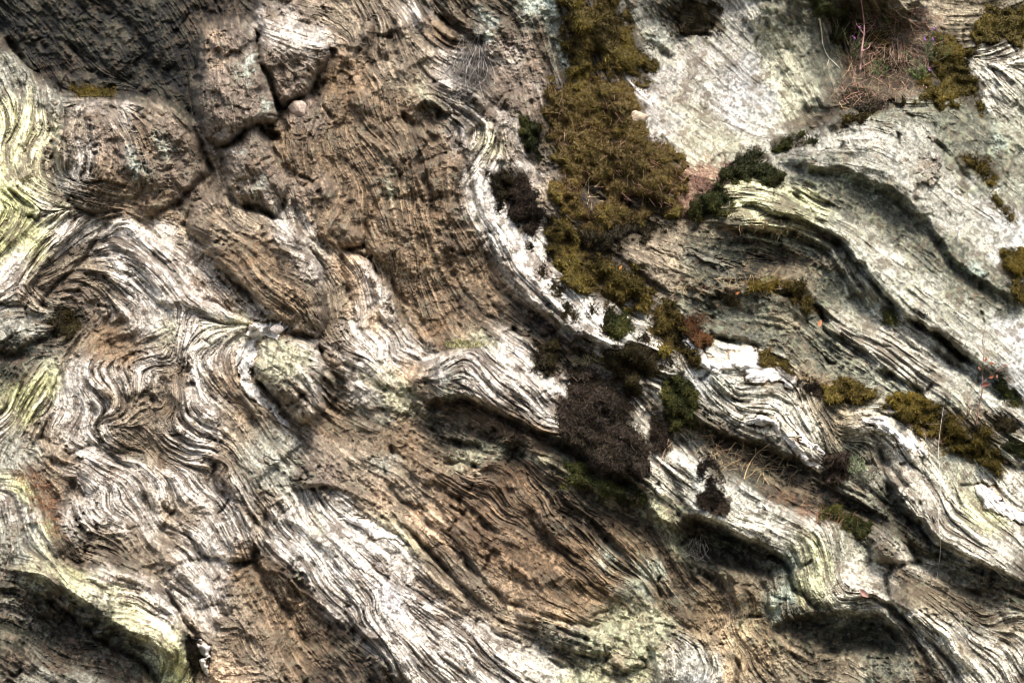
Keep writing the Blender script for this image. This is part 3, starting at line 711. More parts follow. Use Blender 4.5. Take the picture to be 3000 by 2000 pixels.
ROUGH = dict(B=.85, P=1., T=.7, K=.8, V=.2, D=.8, S=.16, R=.18, L=.15, H=.4, G=.45, W=.4, Q=.35, C=.6, M=.6, N=.5, Y=.25, y=.25, O=.4)
MOSS = [
 ('1640,-40 1790,-40 1840,80 1885,150 1915,210 1890,235 1820,185 1800,230 1740,215 1690,210 1660,130', 'olive', 'olive brown moss patch at the top edge, above the long moss carpet', .06, 'moss_patch'),
 ('1605,262 1680,240 1740,218 1800,240 1862,290 1878,330 1832,328 1900,400 1980,460 2000,540 1990,600 1940,640 1850,650 1760,690 1690,650 1630,580 1650,480 1600,400 1590,330', 'carpet', 'large olive and brown moss carpet beside the smooth pale green slab', .07, 'moss_patch'),
 ('1530,350 1570,360 1592,430 1580,470 1545,420', 'green', 'dark moss clump at the upper left edge of the large moss carpet', .05, 'moss_clump'),
 ('1440,503 1492,505 1500,540 1478,590 1462,590 1432,550', 'dark', 'small dark moss clump at the top of the white rib, left of a longer one', .045, 'moss_clump'),
 ('1525,510 1552,570 1592,620 1592,655 1560,690 1500,620 1498,560', 'brown', 'long dark brown moss clump on the white rib, beside a small round one', .05, 'moss_clump'),
 ('1570,650 1625,635 1720,722 1780,760 1850,780 1912,850 1918,905 1870,905 1800,890 1740,872 1660,812 1615,735', 'olive', 'long band of olive moss lying along the upper side of the white rib', .07, 'moss_patch'),
 ('1780,920 1830,915 1848,960 1820,1002 1785,972', 'green', 'small green brown moss clump just below the long moss band', .05, 'moss_clump'),
 ('1920,885 1972,890 2005,960 1992,1020 1950,1038 1930,980 1905,930', 'olive', 'tall olive moss clump at the lower end of the long moss band', .07, 'moss_clump'),
 ('2000,1022 2040,1028 2045,1070 2015,1082', 'olive', 'small olive moss tuft left of the bright white quartz band', .04, 'moss_clump'),
 ('1565,1015 1622,1008 1628,1060 1602,1097 1568,1082', 'dark', 'square dark moss clump on the white top of the jutting ledge', .05, 'moss_clump'),
 ('1665,1078 1720,1088 1790,1110 1832,1170 1852,1230 1892,1320 1882,1385 1820,1415 1760,1392 1705,1335 1638,1262 1640,1205 1668,1150', 'plum', 'biggest dark purple brown moss clump, spilling over the jutting ledge', .06, 'moss_clump'),
 ('1770,1018 1800,1040 1860,1060 1872,1120 1852,1182 1830,1130 1790,1080', 'dark', 'ragged dark moss above the biggest brown moss clump', .045, 'moss_clump'),
 ('1970,1108 2012,1120 2038,1190 2012,1242 1970,1252 1952,1180', 'green', 'dark green moss clump left of the bright white fold', .06, 'moss_clump'),
 ('1915,1228 1962,1248 1952,1312 1920,1322', 'brown', 'small brown moss clump right of the biggest brown one', .04, 'moss_clump'),
 ('2060,1342 2092,1350 2100,1400 2128,1462 2112,1492 2050,1472 2066,1410', 'brown', 'narrow dark brown moss clump on the white ridge below the bright fold', .055, 'moss_clump'),
 ('2090,560 2128,482 2200,466 2252,478 2290,520 2272,548 2210,526 2132,530 2102,562', 'green', 'dark green moss cushion lying along the top of the pale slab', .07, 'moss_clump'),
 ('2018,625 2078,552 2132,570 2152,592 2110,622 2040,634', 'green', 'green moss cushion just below and left of the long dark green one', .06, 'moss_clump'),
 ('2268,440 2310,402 2350,395 2352,422 2290,444', 'green', 'round green moss cushion on the slab edge, above the long dark green one', .05, 'moss_clump'),
 ('2160,468 2198,438 2240,450 2200,470', 'green', 'small flat green moss cushion between two larger ones on the slab edge', .03, 'moss_clump'),
 ('2368,408 2395,398 2392,422 2370,424', 'green', 'tiny green moss tuft at the foot of the gully', .03, 'moss_clump'),
 ('2440,378 2480,335 2542,333 2502,362', 'olive', 'flat olive moss cushion on the top edge of the rounded grey slab', .03, 'moss_clump'),
 ('2272,828 2340,826 2380,878 2396,912 2370,914 2322,882', 'olive', 'curved olive moss cushion crowning the grey rock arch', .05, 'moss_clump'),
 ('2190,828 2270,822 2280,845 2200,850', 'yellow', 'thin straw coloured moss strip left of the curved cushion on the arch', .02, 'moss_clump'),
 ('2108,850 2152,848 2154,882 2112,888', 'dark', 'small dark moss clump at the left end of the grey rock arch', .04, 'moss_clump'),
 ('1998,930 2042,934 2078,990 2052,1008 2008,970', 'rust', 'rust brown moss cushion above the bright white quartz band', .05, 'moss_clump'),
 ('2215,1028 2250,1033 2278,1066 2240,1062', 'olive', 'small olive moss tuft on the upper edge of the white quartz band', .035, 'moss_clump'),
 ('2278,1058 2305,1058 2313,1092 2285,1092', 'olive', 'little round moss tuft at the right end of the white quartz band', .04, 'moss_clump'),
 ('2343,1123 2390,1123 2402,1162 2360,1164', 'brown', 'rounded brown moss clump right of the bright white fold', .05, 'moss_clump'),
 ('2416,1134 2470,1113 2530,1138 2570,1164 2500,1174 2420,1168', 'olive', 'domed olive green moss cushion between a brown clump and the yellow moss', .06, 'moss_clump'),
 ('2598,1172 2660,1158 2752,1190 2762,1240 2752,1285 2690,1245 2640,1212', 'yellow', 'left part of the yellow green moss row, the largest cushion there', .06, 'moss_clump'),
 ('2756,1195 2815,1235 2842,1290 2840,1330 2752,1285 2765,1240', 'yellow', 'middle cushion of the yellow green moss row above the white shoulder', .06, 'moss_clump'),
 ('2855,1240 2920,1262 2930,1300 2905,1340 2945,1372 2925,1392 2880,1350 2840,1320', 'yellow', 'right cushion of the yellow green moss row, near the right edge', .06, 'moss_clump'),
 ('2770,998 2812,1008 2852,1052 2802,1052', 'green', 'green moss cushion in the crack of the long pale slab, left of the sapling', .04, 'moss_clump'),
 ('2895,1068 2930,1085 2985,1170 2950,1182', 'green', 'dark green moss strip in a crack right of the red leaved sapling', .03, 'moss_clump'),
 ('2688,918 2712,928 2702,962', 'dark', 'tiny dark moss tuft on the crack of the long pale slab', .025, 'moss_clump'),
 ('2590,918 2620,908 2622,946 2594,946', 'green', 'small dark green moss tuft above the grey arch, left of a tiny one', .035, 'moss_clump'),
 ('2812,452 2870,458 2914,512 2894,532 2835,482', 'yellow', 'golden moss patch on the rounded grey slab', .03, 'moss_clump'),
 ('2423,1338 2470,1338 2477,1402 2430,1412', 'brown', 'dark brown moss tuft beside the pale lichen in the dark hollow', .06, 'moss_clump'),
 ('2720,95 2800,90 2832,160 2832,210 2872,260 2888,330 2800,285 2690,285 2700,220 2742,200 2715,150', 'yellow', 'golden moss patch in the gully left of the knobbly white outcrop', .06, 'moss_patch'),
 ('2830,80 2900,38 3060,20 3060,100 2940,132 2860,112', 'yellow', 'golden brown moss patch in the top right corner', .05, 'moss_patch'),
 ('2540,78 2602,88 2602,142 2540,132', 'yellow', 'small golden moss cushion behind the bare pink twig', .05, 'moss_clump'),
 ('2940,735 3040,735 3040,805 2960,800', 'yellow', 'golden moss tuft at the right edge of the rounded slab', .04, 'moss_clump'),
 ('2975,828 3040,830 3040,890 2990,870', 'olive', 'lower moss tuft at the right edge of the rounded slab', .04, 'moss_clump'),
 ('2390,1502 2440,1490 2542,1538 2532,1572 2478,1532', 'green', 'dark green moss wedged behind the striped rock knob', .04, 'moss_clump'),
 ('2930,1218 2978,1240 2952,1264 2912,1246', 'dark', 'dark moss tuft above the right cushion of the yellow moss row', .03, 'moss_clump'),
 ('2928,1278 3050,1345 3050,1375 2938,1312', 'green', 'dark green moss strip at the right edge beside the yellow moss row', .03, 'moss_clump'),
 ('2390,-40 2500,-40 2492,80 2450,110 2412,50', 'green', 'bright green moss at the top edge of the gully', .05, 'moss_patch'),
 ('1975,20 2100,25 2112,70 2060,88 1990,110', 'dark', 'dark moss patch high on the smooth pale green slab', .025, 'moss_patch'),
 ('215,258 330,262 330,280 230,278', 'yellow', 'thin yellow moss strip on the rim under the dark hollow', .012, 'moss_clump'),
 ('1660,710 1700,690 1800,640 1900,650 1940,680 1800,720 1700,760', 'dark', 'dark moss below the large moss carpet', .03, 'moss_patch'),
 ('548,1875 560,1870 590,1920 580,1960 560,1930', 'dark', 'dark moss filling the small hollow by the pale hooked rib', .02, 'moss_clump'),
 ('150,930 200,915 230,950 215,985 160,990', 'dark', 'dark moss in the hollow at the left edge of the crumpled slab', .012, 'moss_clump'),
 ('1840,1010 1890,1000 1920,1040 1900,1090 1860,1060', 'dark', 'ragged dark moss on the white rib below the tall olive clump', .03, 'moss_clump'),
 ('2450,300 2520,270 2640,290 2600,320 2500,320', 'dark', 'low dark moss along the gully floor behind the rounded slab', .03, 'moss_patch'),
 ('1640,1350 1700,1360 1800,1420 1880,1440 1860,1460 1760,1430 1660,1390', 'green', 'green moss on the shelf under the biggest brown moss clump', .02, 'moss_patch'),
]
EDGE_K, RELIEF, COLK = 1.0, 1.0, 1.0

# ------------------------------------------------------------------ fields over the face
SX0, SX1, SY0, SY1, DS = -330, 3330, -260, 2260, 2.5
nx = int((SX1 - SX0) / DS) + 1; ny = int((SY1 - SY0) / DS) + 1
gx = (SX0 + DS * np.arange(nx)).astype(f4); gy = (SY0 + DS * np.arange(ny)).astype(f4)
GX, GY = np.meshgrid(gx, gy)

def blur(a, s):
    p = int(min(60, 3 * s + 2)); a = np.pad(a, p, mode='edge')
    fy = np.fft.fftfreq(a.shape[0])[:, None]; fx = np.fft.rfftfreq(a.shape[1])[None]
    k = np.exp(-2 * (math.pi * s) ** 2 * (fx ** 2 + fy ** 2))
    return np.fft.irfft2(np.fft.rfft2(a) * k, s=a.shape)[p:-p, p:-p].astype(f4)
def white(shape): return rng.standard_normal(shape).astype(f4)
def norm(a): return (a - a.mean()) / (a.std() + 1e-9)
def noise(s, shape=None): return norm(blur(white(shape or (ny, nx)), s))
def up(a, sx, sy, X, Y, x0=SX0, y0=SY0):
    """bilinear lookup of a coarse grid with spacing sx, sy"""
    u = np.clip((X - x0) / sx, 0, a.shape[1] - 1.001); v = np.clip((Y - y0) / sy, 0, a.shape[0] - 1.001)
    i = u.astype(np.int32); j = v.astype(np.int32); u = u - i; v = v - j
    return (a[j, i] * (1 - u) * (1 - v) + a[j, i + 1] * u * (1 - v) + a[j + 1, i] * (1 - u) * v + a[j + 1, i + 1] * u * v).astype(f4)
def smooth(a, lo, hi):
    t = np.clip((a - lo) / (hi - lo), 0, 1); return t * t * (3 - 2 * t)

# direction of the layering
S = []
for line in FLOW.strip().splitlines():
    P = pts(line)
    for a, b in zip(P[:-1], P[1:]):
        L = math.hypot(*(b - a)); n = max(1, int(L / 22)); th = math.atan2(b[1] - a[1], b[0] - a[0])
        for k in range(n):
            q = a + (b - a) * (k + .5) / n; S.append((q[0], q[1], math.cos(2 * th), math.sin(2 * th)))
S = np.array(S, f4)
cs = 20.0
cx = np.arange(SX0, SX1 + cs, cs, dtype=f4); cy = np.arange(SY0, SY1 + cs, cs, dtype=f4)
CX, CY = np.meshgrid(cx, cy); c2 = np.zeros_like(CX); s2 = np.zeros_like(CX)
for r in range(len(cy)):
    d2 = (cx[:, None] - S[None, :, 0]) ** 2 + (cy[r] - S[None, :, 1]) ** 2
    w = 1 / (d2 + 350) ** 2
    c2[r] = w @ S[:, 2] / w.sum(1); s2[r] = w @ S[:, 3] / w.sum(1)
C2 = up(c2, cs, cs, GX, GY); S2 = up(s2, cs, cs, GX, GY)
TH0 = .5 * np.arctan2(S2, C2)

def lic(noises, TH, L):
    h, w = TH.shape; vx = np.cos(TH).ravel(); vy = np.sin(TH).ravel()
    Y, X = np.mgrid[0:h, 0:w].astype(f4); X = X.ravel(); Y = Y.ravel()
    N = [n.ravel() for n in noises]; acc = [n.copy() for n in N]
    for sg in (1, -1):
        px, py = X.copy(), Y.copy(); ox, oy = vx * sg, vy * sg
        for k in range(L):
            idx = np.clip((py + .5).astype(np.int32), 0, h - 1) * w + np.clip((px + .5).astype(np.int32), 0, w - 1)
            dx, dy = vx[idx], vy[idx]; f = np.where(dx * ox + dy * oy < 0, f4(-1), f4(1))
            ox, oy = dx * f, dy * f
            px += ox; py += oy
            idx = np.clip((py + .5).astype(np.int32), 0, h - 1) * w + np.clip((px + .5).astype(np.int32), 0, w - 1)
            wk = f4(.5 + .5 * math.cos(math.pi * (k + 1) / (L + 1)))
            for a, n in zip(acc, N): a += n[idx] * wk
    return [norm(a.reshape(h, w)) for a in acc]

X4, Y4 = GX[::4, ::4], GY[::4, ::4]
X2, Y2 = GX[::2, ::2], GY[::2, ::2]
th4 = TH0[::4, ::4]
(pf,) = lic([noise(3.2, X4.shape)], th4 + math.pi / 2, 16)       # small folds run across the layering
(pf2,) = lic([noise(1.6, X4.shape)], th4 + math.pi / 2, 9)
A = .12 - .06 * smooth(X4 - .4 * Y4, 1500, 1900)
for x, y, rx, ry, a in FOLDS: A += .42 * a * np.exp(-((X4 - x) / rx) ** 2 - ((Y4 - y) / ry) ** 2)
TH4 = th4 + A * pf + .5 * A * pf2
TH = TH0 + up((A * pf + .5 * A * pf2).astype(f4), DS * 4, DS * 4, GX, GY)
TH2 = TH[::2, ::2]
big, big2 = lic([noise(2.2, X4.shape), noise(5., X4.shape)], TH4, 30)
mid, midb = lic([noise(1.5, X2.shape), noise(3.0, X2.shape)], TH2, 34)
fine, fineb = lic([noise(1.1), noise(2.0)], TH, 30)
(xf,) = lic([norm(white((ny, nx)) + .6 * noise(.8))], TH, 16)
U4 = lambda a: up(a, DS * 4, DS * 4, GX, GY)
U2 = lambda a: up(a, DS * 2, DS * 2, GX, GY)
big, big2, mid, midb = U4(big), U4(big2), U2(mid), U2(midb)
n1, n2, n3, n4, n5 = noise(1.0), noise(2.2), noise(6), noise(16), noise(45)

def facets(sp, seed, wob):
    # planar chips of rock: each cell is one tilted facet
    rs = np.random.default_rng(seed); X = GX + wob * n3 + .5 * wob * n2 + 2 * wob * n4; Y = GY + wob * noise(6) + .5 * wob * noise(2.5) + 2 * wob * noise(16)
    # cells stretched along the layering of the place
    nxs = int((SX1 - SX0) / sp) + 6; nys = int((SY1 - SY0) / sp) + 6
    sx = rs.uniform(0, 1, (nys, nxs)).astype(f4); sy = rs.uniform(0, 1, (nys, nxs)).astype(f4)
    tx, ty, oo = [rs.normal(0, q, (nys, nxs)).astype(f4) for q in (.35, .35, .22)]
    U = (X - SX0) / sp + 2; V_ = (Y - SY0) / sp + 2; iu = U.astype(np.int32); iv = V_.astype(np.int32)
    bd = np.full(U.shape, 99., f4); out = np.zeros(U.shape, f4)
    for dy in (-1, 0, 1):
        for dx in (-1, 0, 1):
            a = np.clip(iu + dx, 0, nxs - 1); b = np.clip(iv + dy, 0, nys - 1)
            px = U - a - sx[b, a]; py = V_ - b - sy[b, a]; d = px * px + py * py; m = d < bd
            bd = np.where(m, d, bd); out = np.where(m, oo[b, a] + tx[b, a] * px + ty[b, a] * py, out)
    return out.astype(f4)
fa, fb, fc = facets(120, 1, 9), facets(52, 2, 6), facets(24, 3, 3.5)
# hand-drawn lines are roughened a little before use: chipped corners
WX = GX + 4 * noise(9) + 2 * noise(3.5) + 15 * fb + 9 * fc; WY = GY + 4 * noise(9) + 2 * noise(3.5) + 15 * facets(60, 5, 6) + 9 * facets(26, 6, 3.5)

fld0 = lambda a, x, y: a[min(ny - 1, max(0, int((y - SY0) / DS))), min(nx - 1, max(0, int((x - SX0) / DS)))]
FX = GX + 3 * noise(9) + 2 * noise(3) + 5 * fb; FY = GY + 3 * noise(9) + 2 * noise(3) - 5 * fb
def near_line(P, pad, fine_=False):
    """window, signed distance (+ right of the walk), position along the line 0..1"""
    i0 = max(0, int((P[:, 0].min() - pad - SX0) / DS)); i1 = min(nx, int((P[:, 0].max() + pad - SX0) / DS) + 1)
    j0 = max(0, int((P[:, 1].min() - pad - SY0) / DS)); j1 = min(ny, int((P[:, 1].max() + pad - SY0) / DS) + 1)
    sl = (slice(j0, j1), slice(i0, i1)); X = (FX if fine_ else WX)[sl]; Y = (FY if fine_ else WY)[sl]
    best = np.full(X.shape, 1e9, f4); sd = np.zeros(X.shape, f4); T = np.zeros(X.shape, f4)
    seg = np.hypot(*(P[1:] - P[:-1]).T); cum = np.concatenate([[0], np.cumsum(seg)])
    for k in range(len(seg)):
        a = P[k]; d = (P[k + 1] - a) / max(seg[k], 1e-6)
        rx, ry = X - a[0], Y - a[1]; t = np.clip(rx * d[0] + ry * d[1], 0, seg[k])
        q = np.hypot(rx - t * d[0], ry - t * d[1]); m = q < best
        best[m] = q[m]; sd[m] = np.sign((d[0] * ry - d[1] * rx)[m]); T[m] = ((cum[k] + t) / cum[-1])[m]
    return sl, best, sd, T

# which stone each cell belongs to
PID = np.zeros((ny, nx), np.int32)
def inside(P, X, Y):
    r = np.zeros(X.shape, bool); n = len(P)
    for i in range(n):
        x1, y1 = P[i]; x2, y2 = P[(i + 1) % n]
        if y1 == y2: continue
        c = ((Y > y1) != (Y > y2)) & (X < (x2 - x1) * (Y - y1) / (y2 - y1) + x1); r ^= c
    return r
def paint(poly, val):
    P = pts(poly) if isinstance(poly, str) else poly
    i0 = max(0, int((P[:, 0].min() - 30 - SX0) / DS)); i1 = min(nx, int((P[:, 0].max() + 30 - SX0) / DS) + 1)
    j0 = max(0, int((P[:, 1].min() - 30 - SY0) / DS)); j1 = min(ny, int((P[:, 1].max() + 30 - SY0) / DS) + 1)
    sl = (slice(j0, j1), slice(i0, i1)); m = inside(P, FX[sl], FY[sl]); PID[sl][m] = val
    return sl, m
for k, (n, l, p) in enumerate(PARTS): paint(p, 10 + k)
for k, (n, l, p) in enumerate(OUTCROPS): paint(p, 100 + k)

H = np.zeros((ny, nx), f4)
for line in BLOBS.strip().splitlines():
    x, y, rx, ry, an, h = map(float, line.split())
    c, s = math.cos(math.radians(an)), math.sin(math.radians(an))
    u = ((WX - x) * c + (WY - y) * s) / rx; v = (-(WX - x) * s + (WY - y) * c) / ry
    if h < 0 and max(rx, ry) < 130: h *= .6
    H += h * np.exp(-np.power(u * u + v * v, 2.2 if h < -.07 else (1.4 if abs(h) > .05 else 1.0)) * .7)
def catmull(P):
    if len(P) < 3: return P
    Q = [P[0]]
    E = np.vstack([2 * P[0] - P[1], P, 2 * P[-1] - P[-2]])
    for i in range(1, len(E) - 2):
        for t in (.33, .66, 1.):
            a, b, c, d = E[i - 1], E[i], E[i + 1], E[i + 2]
            Q.append(.5 * (2 * b + (c - a) * t + (2 * a - 5 * b + 4 * c - d) * t * t + (3 * b - a - 3 * c + d) * t ** 3))
    return np.array(Q, f4)
for line in EDGES.strip().splitlines():
    par, co = line.split('|'); amp, wg, ws = map(float, par.split()); P = catmull(pts(co))
    sl, d, sg, T = near_line(P, 3 * max(wg, ws), amp > .085)
    tap = smooth(np.minimum(T, 1 - T), 0, .14)
    f = np.where(sg > 0, np.exp(-d / (.62 * ws)) * .62 + .38 * np.exp(-(d / 5.) ** 2), np.exp(-np.power(d / wg, 1.2)))
    H[sl] += EDGE_K * amp * tap * f
    # the foot of the steep side is undercut a little
    H[sl] -= EDGE_K * .30 * amp * tap * np.where(sg > 0, (1 - np.exp(-(d / ws) ** 2)) * np.exp(-(d / (2.2 * ws)) ** 2), 0)
for line in CRACKS.strip().splitlines():
    par, co = line.split('|'); dep, wd = map(float, par.split()); P = catmull(pts(co))
    sl, d, sg, T = near_line(P, 5 * wd, True)
    tap = smooth(np.minimum(T, 1 - T), -.02, .12) * (.75 + .25 * n3[sl])
    H[sl] -= dep * tap * np.exp(-np.power(d / wd, 2)) ; H[sl] -= .3 * dep * tap * np.exp(-np.power(d / (3 * wd), 2))
rimg = np.zeros((ny, nx), f4)
def crease():
    g = np.zeros((ny, nx), f4); g[:, 1:] += PID[:, 1:] != PID[:, :-1]; g[1:] += PID[1:] != PID[:-1]
    g = np.minimum(g, 1); return g
cr = crease(); H -= (.055 * blur(cr, 1.6) * 4 + .05 * blur(cr, 5) * 4) * smooth(noise(14) + .5 * noise(30), -.9, 1.6)
offs = rng.uniform(-.018, .018, 300).astype(f4); H += .6 * blur(offs[PID], 1.4)
for k in list(range(10, 10 + len(PARTS))) + [100, 101, 102]:
    m = PID == k
    if not m.any(): continue
    ox_, oy_ = GX[m].mean(), GY[m].mean(); tx, ty = rng.normal(0, .09, 2) * (1 if k < 100 else .3)
    rise = {11: .05, 12: .02, 13: .05, 14: .03, 16: .05, 18: .04, 20: .03}.get(k, 0)
    H[m] += (rise + np.clip(((GX[m] - ox_) * tx + (GY[m] - oy_) * ty) / 500, -.035, .035)).astype(f4)
for k, hgt in ((11, .13), (12, .10), (13, .10), (14, .06), (16, .09), (18, .09), (39, .05), (26, .06), (33, .05)):
    m = (PID == k).astype(f4); H += hgt * (blur(m, 9) * m - .25 * m) + .35 * hgt * (blur(m, 3) - .5) * m
H = blur(H, 1.0)
# the dark hollow at the top left is an overhang: deepest behind its rim, coming forward upwards
rim_y = np.interp(GX, [-400, 0, 50, 95, 200, 390, 480, 560, 700], [60, 112, 162, 222, 284, 290, 312, 360, 60]).astype(f4)
H -= .30 * blur((PID == 10).astype(f4), 3.5) * np.clip(1 - (rim_y - GY) / 420, 0, 1)
# short joints across the beds
for k in range(110):
    x, y = rng.uniform(0, 3000), rng.uniform(0, 2000); n_ = rng.uniform(25, 90)
    a_ = float(fld0(TH0, x, y)) + math.pi / 2 + rng.normal(0, .35); P = [(x, y)]
    for q_ in range(4): a_ += rng.normal(0, .3); x += n_ / 4 * math.cos(a_); y += n_ / 4 * math.sin(a_); P.append((x, y))
    P = np.array(P, f4); sl, d, sg, T = near_line(P, 22, True); tap = smooth(np.minimum(T, 1 - T), 0, .2); wd = rng.uniform(2.6, 5)
    H[sl] -= rng.uniform(.02, .045) * tap * np.exp(-(d / wd) ** 2) + .012 * tap * np.where(sg > 0, np.exp(-d / 9), 0)
Hmac = blur(H, .8)

# classes
cs2 = 10.0
kx = np.arange(SX0, SX1 + cs2, cs2, dtype=f4); ky = np.arange(SY0, SY1 + cs2, cs2, dtype=f4); KX, KY = np.meshgrid(kx, ky)
num = np.zeros(KX.shape + (6,), f4); den = np.full(KX.shape, 1e-7, f4)
num[..., :3] = np.array(CLS['T'][0]) * 1e-7; num[..., 3] = .5e-7
for line in SPLATS.strip().splitlines():
    c, rest = line.split(':'); v = np.array(list(CLS[c][0]) + [CLS[c][1], CLS[c][2], ROUGH.get(c, .5)], f4)
    for x, y, r in pts(rest):
        if x > 2930: x += 20
        d2 = ((KX - x) ** 2 + (KY - y) ** 2) / (r * .62) ** 2
        w = np.exp(-.5 * np.power(d2, 1.25)) + .02 / (1 + d2) ** 2 ; w = w * (45 / r) ** .7
        num += w[..., None] * v; den += w
cls = num / den[..., None]
# spots are pulled out along the layering, then broken up at their borders
jx = GX + 13 * n3 + 9 * n2 + 5 * n1; jy = GY + 13 * noise(6) + 9 * noise(2.2) + 5 * noise(1)
cc = [up(np.ascontiguousarray(cls[..., k]), cs2, cs2, jx, jy) for k in range(6)]
h2 = [c[::2, ::2] for c in cc]
def smear(chs, L):
    vx, vy = np.cos(TH2).ravel(), np.sin(TH2).ravel(); h, w = TH2.shape
    Y, X = np.mgrid[0:h, 0:w].astype(f4); X = X.ravel(); Y = Y.ravel(); N = [c.ravel() for c in chs]; acc = [n.copy() for n in N]; tot = 1.
    for sg in (1, -1):
        px, py = X.copy(), Y.copy(); ox, oy = vx * sg, vy * sg
        for k in range(L):
            idx = np.clip((py + .5).astype(np.int32), 0, h - 1) * w + np.clip((px + .5).astype(np.int32), 0, w - 1)
            dx, dy = vx[idx], vy[idx]; f = np.where(dx * ox + dy * oy < 0, f4(-1), f4(1)); ox, oy = dx * f, dy * f
            px += ox; py += oy; tot += 1
            for a, n in zip(acc, N): a += n[idx]
    return [(a / tot).reshape(h, w) for a in acc]
sm = smear(h2, 9)
layer = np.clip(U2(sm[3]), 0, 1.2); crust = np.clip(U2(sm[4]), 0, 1)
kf = np.clip(layer, .15, .85)
base = np.stack([cc[k] * (1 - kf) + U2(sm[k]) * kf for k in range(3)], -1)

# relief of the layers
def plates(a, k): return np.tanh(a * k)
groove = lambda a, w: np.exp(-(a / w) ** 2)
gm = smooth(n4 + .5 * n5, -1.2, .6)
ma, mb, mc = lic([noise(4.5, X4.shape), noise(3.5, X4.shape), noise(3.0, X4.shape)], TH4, 14)
ma, mb, mc = [smooth(U4(q), -1.5, 1.5) for q in (ma, mb, mc)]
layer = layer * (.62 + .38 * smooth(n5 + .8 * n4, -1.2, .8))
(bed,) = lic([noise(2.4, X4.shape)], TH4, 26); bed = smooth(U4(bed), .35, 1.1)
bed = bed * (1 - .55 * smooth(1150 - GX, 0, 200) * smooth(GY, 900, 1050)); layer = layer * (1 - .62 * bed)
R = .010 * bed * np.clip(layer * 3, 0, 1) + RELIEF * layer * (.018 * big2 + .013 * plates(big, 1.8) * (.4 + .8 * ma) + .0022 * xf + (.012 * plates(mid, 2.0) + .003 * midb) * (.2 + .9 * mb) + (.0085 * plates(fine, 1.5) + .0085 * fineb) * (.5 + .8 * mc))
R -= RELIEF * layer * gm * ((.017 * groove(mid, .10)) * (.3 + .9 * mb) + .010 * groove(big, .05) + .010 * groove(fineb, .18) + .007 * groove(fine, .16))
rug = np.clip(cc[5], .1, 1)
R += rug * (1.1 - .6 * np.clip(layer, 0, 1)) * (.055 * blur(fa, 1.1) + .030 * blur(fb, .8) + .014 * blur(fc, .6))
lf1, lf2 = lic([noise(6, X4.shape), noise(4, X4.shape)], TH4 + .25 * noise(12, X4.shape), 12)
ridges = U4(1 - np.abs(lf1)) + .6 * U4(1 - np.abs(lf2))
R += rug * smooth(rug, .45, .8) * (.032 * ridges + .026 * noise(26)) * (1 - .5 * np.clip(layer, 0, 1))
R += (.3 + .7 * (1 - np.clip(layer, 0, 1))) * (.25 + .75 * rug) * (.020 * n4 + .011 * n3 + .005 * n2 + .0028 * n1 + .0012 * norm(white((ny, nx))))
rid = 1 - np.abs(noise(8)) ; rid2 = 1 - np.abs(noise(3.5))
R += (1.05 - np.clip(layer, 0, 1)) * rug * (.007 * rid + .004 * rid2)
pop = np.maximum(noise(1.7), 0) * smooth(n3 + n2 * .5, -.6, .8)           # lichen crust stands up in crumbs
R += crust * .0045 * pop
Hd = Hmac + R
# the face leans back; the right and top run away from the viewer
D = 5.85 + .92 * (1000 - WY * .25 - GY * .75) / 1000 + .00010 * (GX - 1500) - Hd
D = D.astype(f4)
D += .45 * smooth(GX - .6 * GY, 1500, 2900) * smooth(-GY, -1100, 0)
def world(x, y, dep):
    return np.stack([(x - 1500) * dep / 4500, dep + 0 * x, CAM[2] - (y - 1000) * dep / 4500], -1)
SM = [None]
def depth_at(x, y): return up(D if SM[0] is None else SM[0], DS, DS, np.asarray(x, f4), np.asarray(y, f4))

# colour: mineral bands follow the same layers as the relief
lum = base.mean(-1)
n0 = norm(white((ny, nx)) * .6 + n1)
band = np.clip(layer, .25, 1) * (.15 * plates(mid, 1.2) + .06 * plates(big, 1) + .24 * fine + .18 * fineb + .30 * xf) + .36 * n0 + .16 * n2 + .10 * n3
col = base * np.exp(np.clip(band, -1.5, .7))[..., None] * (1 + .10 * bed)[..., None]
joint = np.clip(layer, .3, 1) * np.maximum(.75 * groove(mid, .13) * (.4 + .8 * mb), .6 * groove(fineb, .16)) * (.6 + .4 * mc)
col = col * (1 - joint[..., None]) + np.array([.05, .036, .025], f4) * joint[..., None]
stain = smooth(-(.45 * mid + .14 * big + .4 * fine + .4 * xf) * np.clip(layer, .3, 1) + .5 * n2 + .4 * n3 + .5 * n0, .15, .95)
stain2 = smooth(n0 * .8 + n2 * .6 + .5 * n3, .7, 1.6)
brown = np.array([.085, .062, .043], f4)
col = col * (1 - .74 * stain[..., None]) + brown * .74 * stain[..., None]
col = col * (1 - .5 * stain2[..., None]) + np.array([.05, .036, .025], f4) * .5 * stain2[..., None]
pale = smooth(n2 * .7 + noise(1.3) * .6 + .4 * midb * layer, .9, 1.9) * .45
col = col * (1 - pale[..., None]) + (np.minimum(col * 1.9, .72)) * pale[..., None]
rust = smooth(noise(14) + .5 * noise(4) , .9, 2.0)[..., None] * .22 * smooth(base[..., 0] - base[..., 1], .02, .06)[..., None]
col = col * (1 - rust) + np.array([.34, .18, .07], f4) * rust
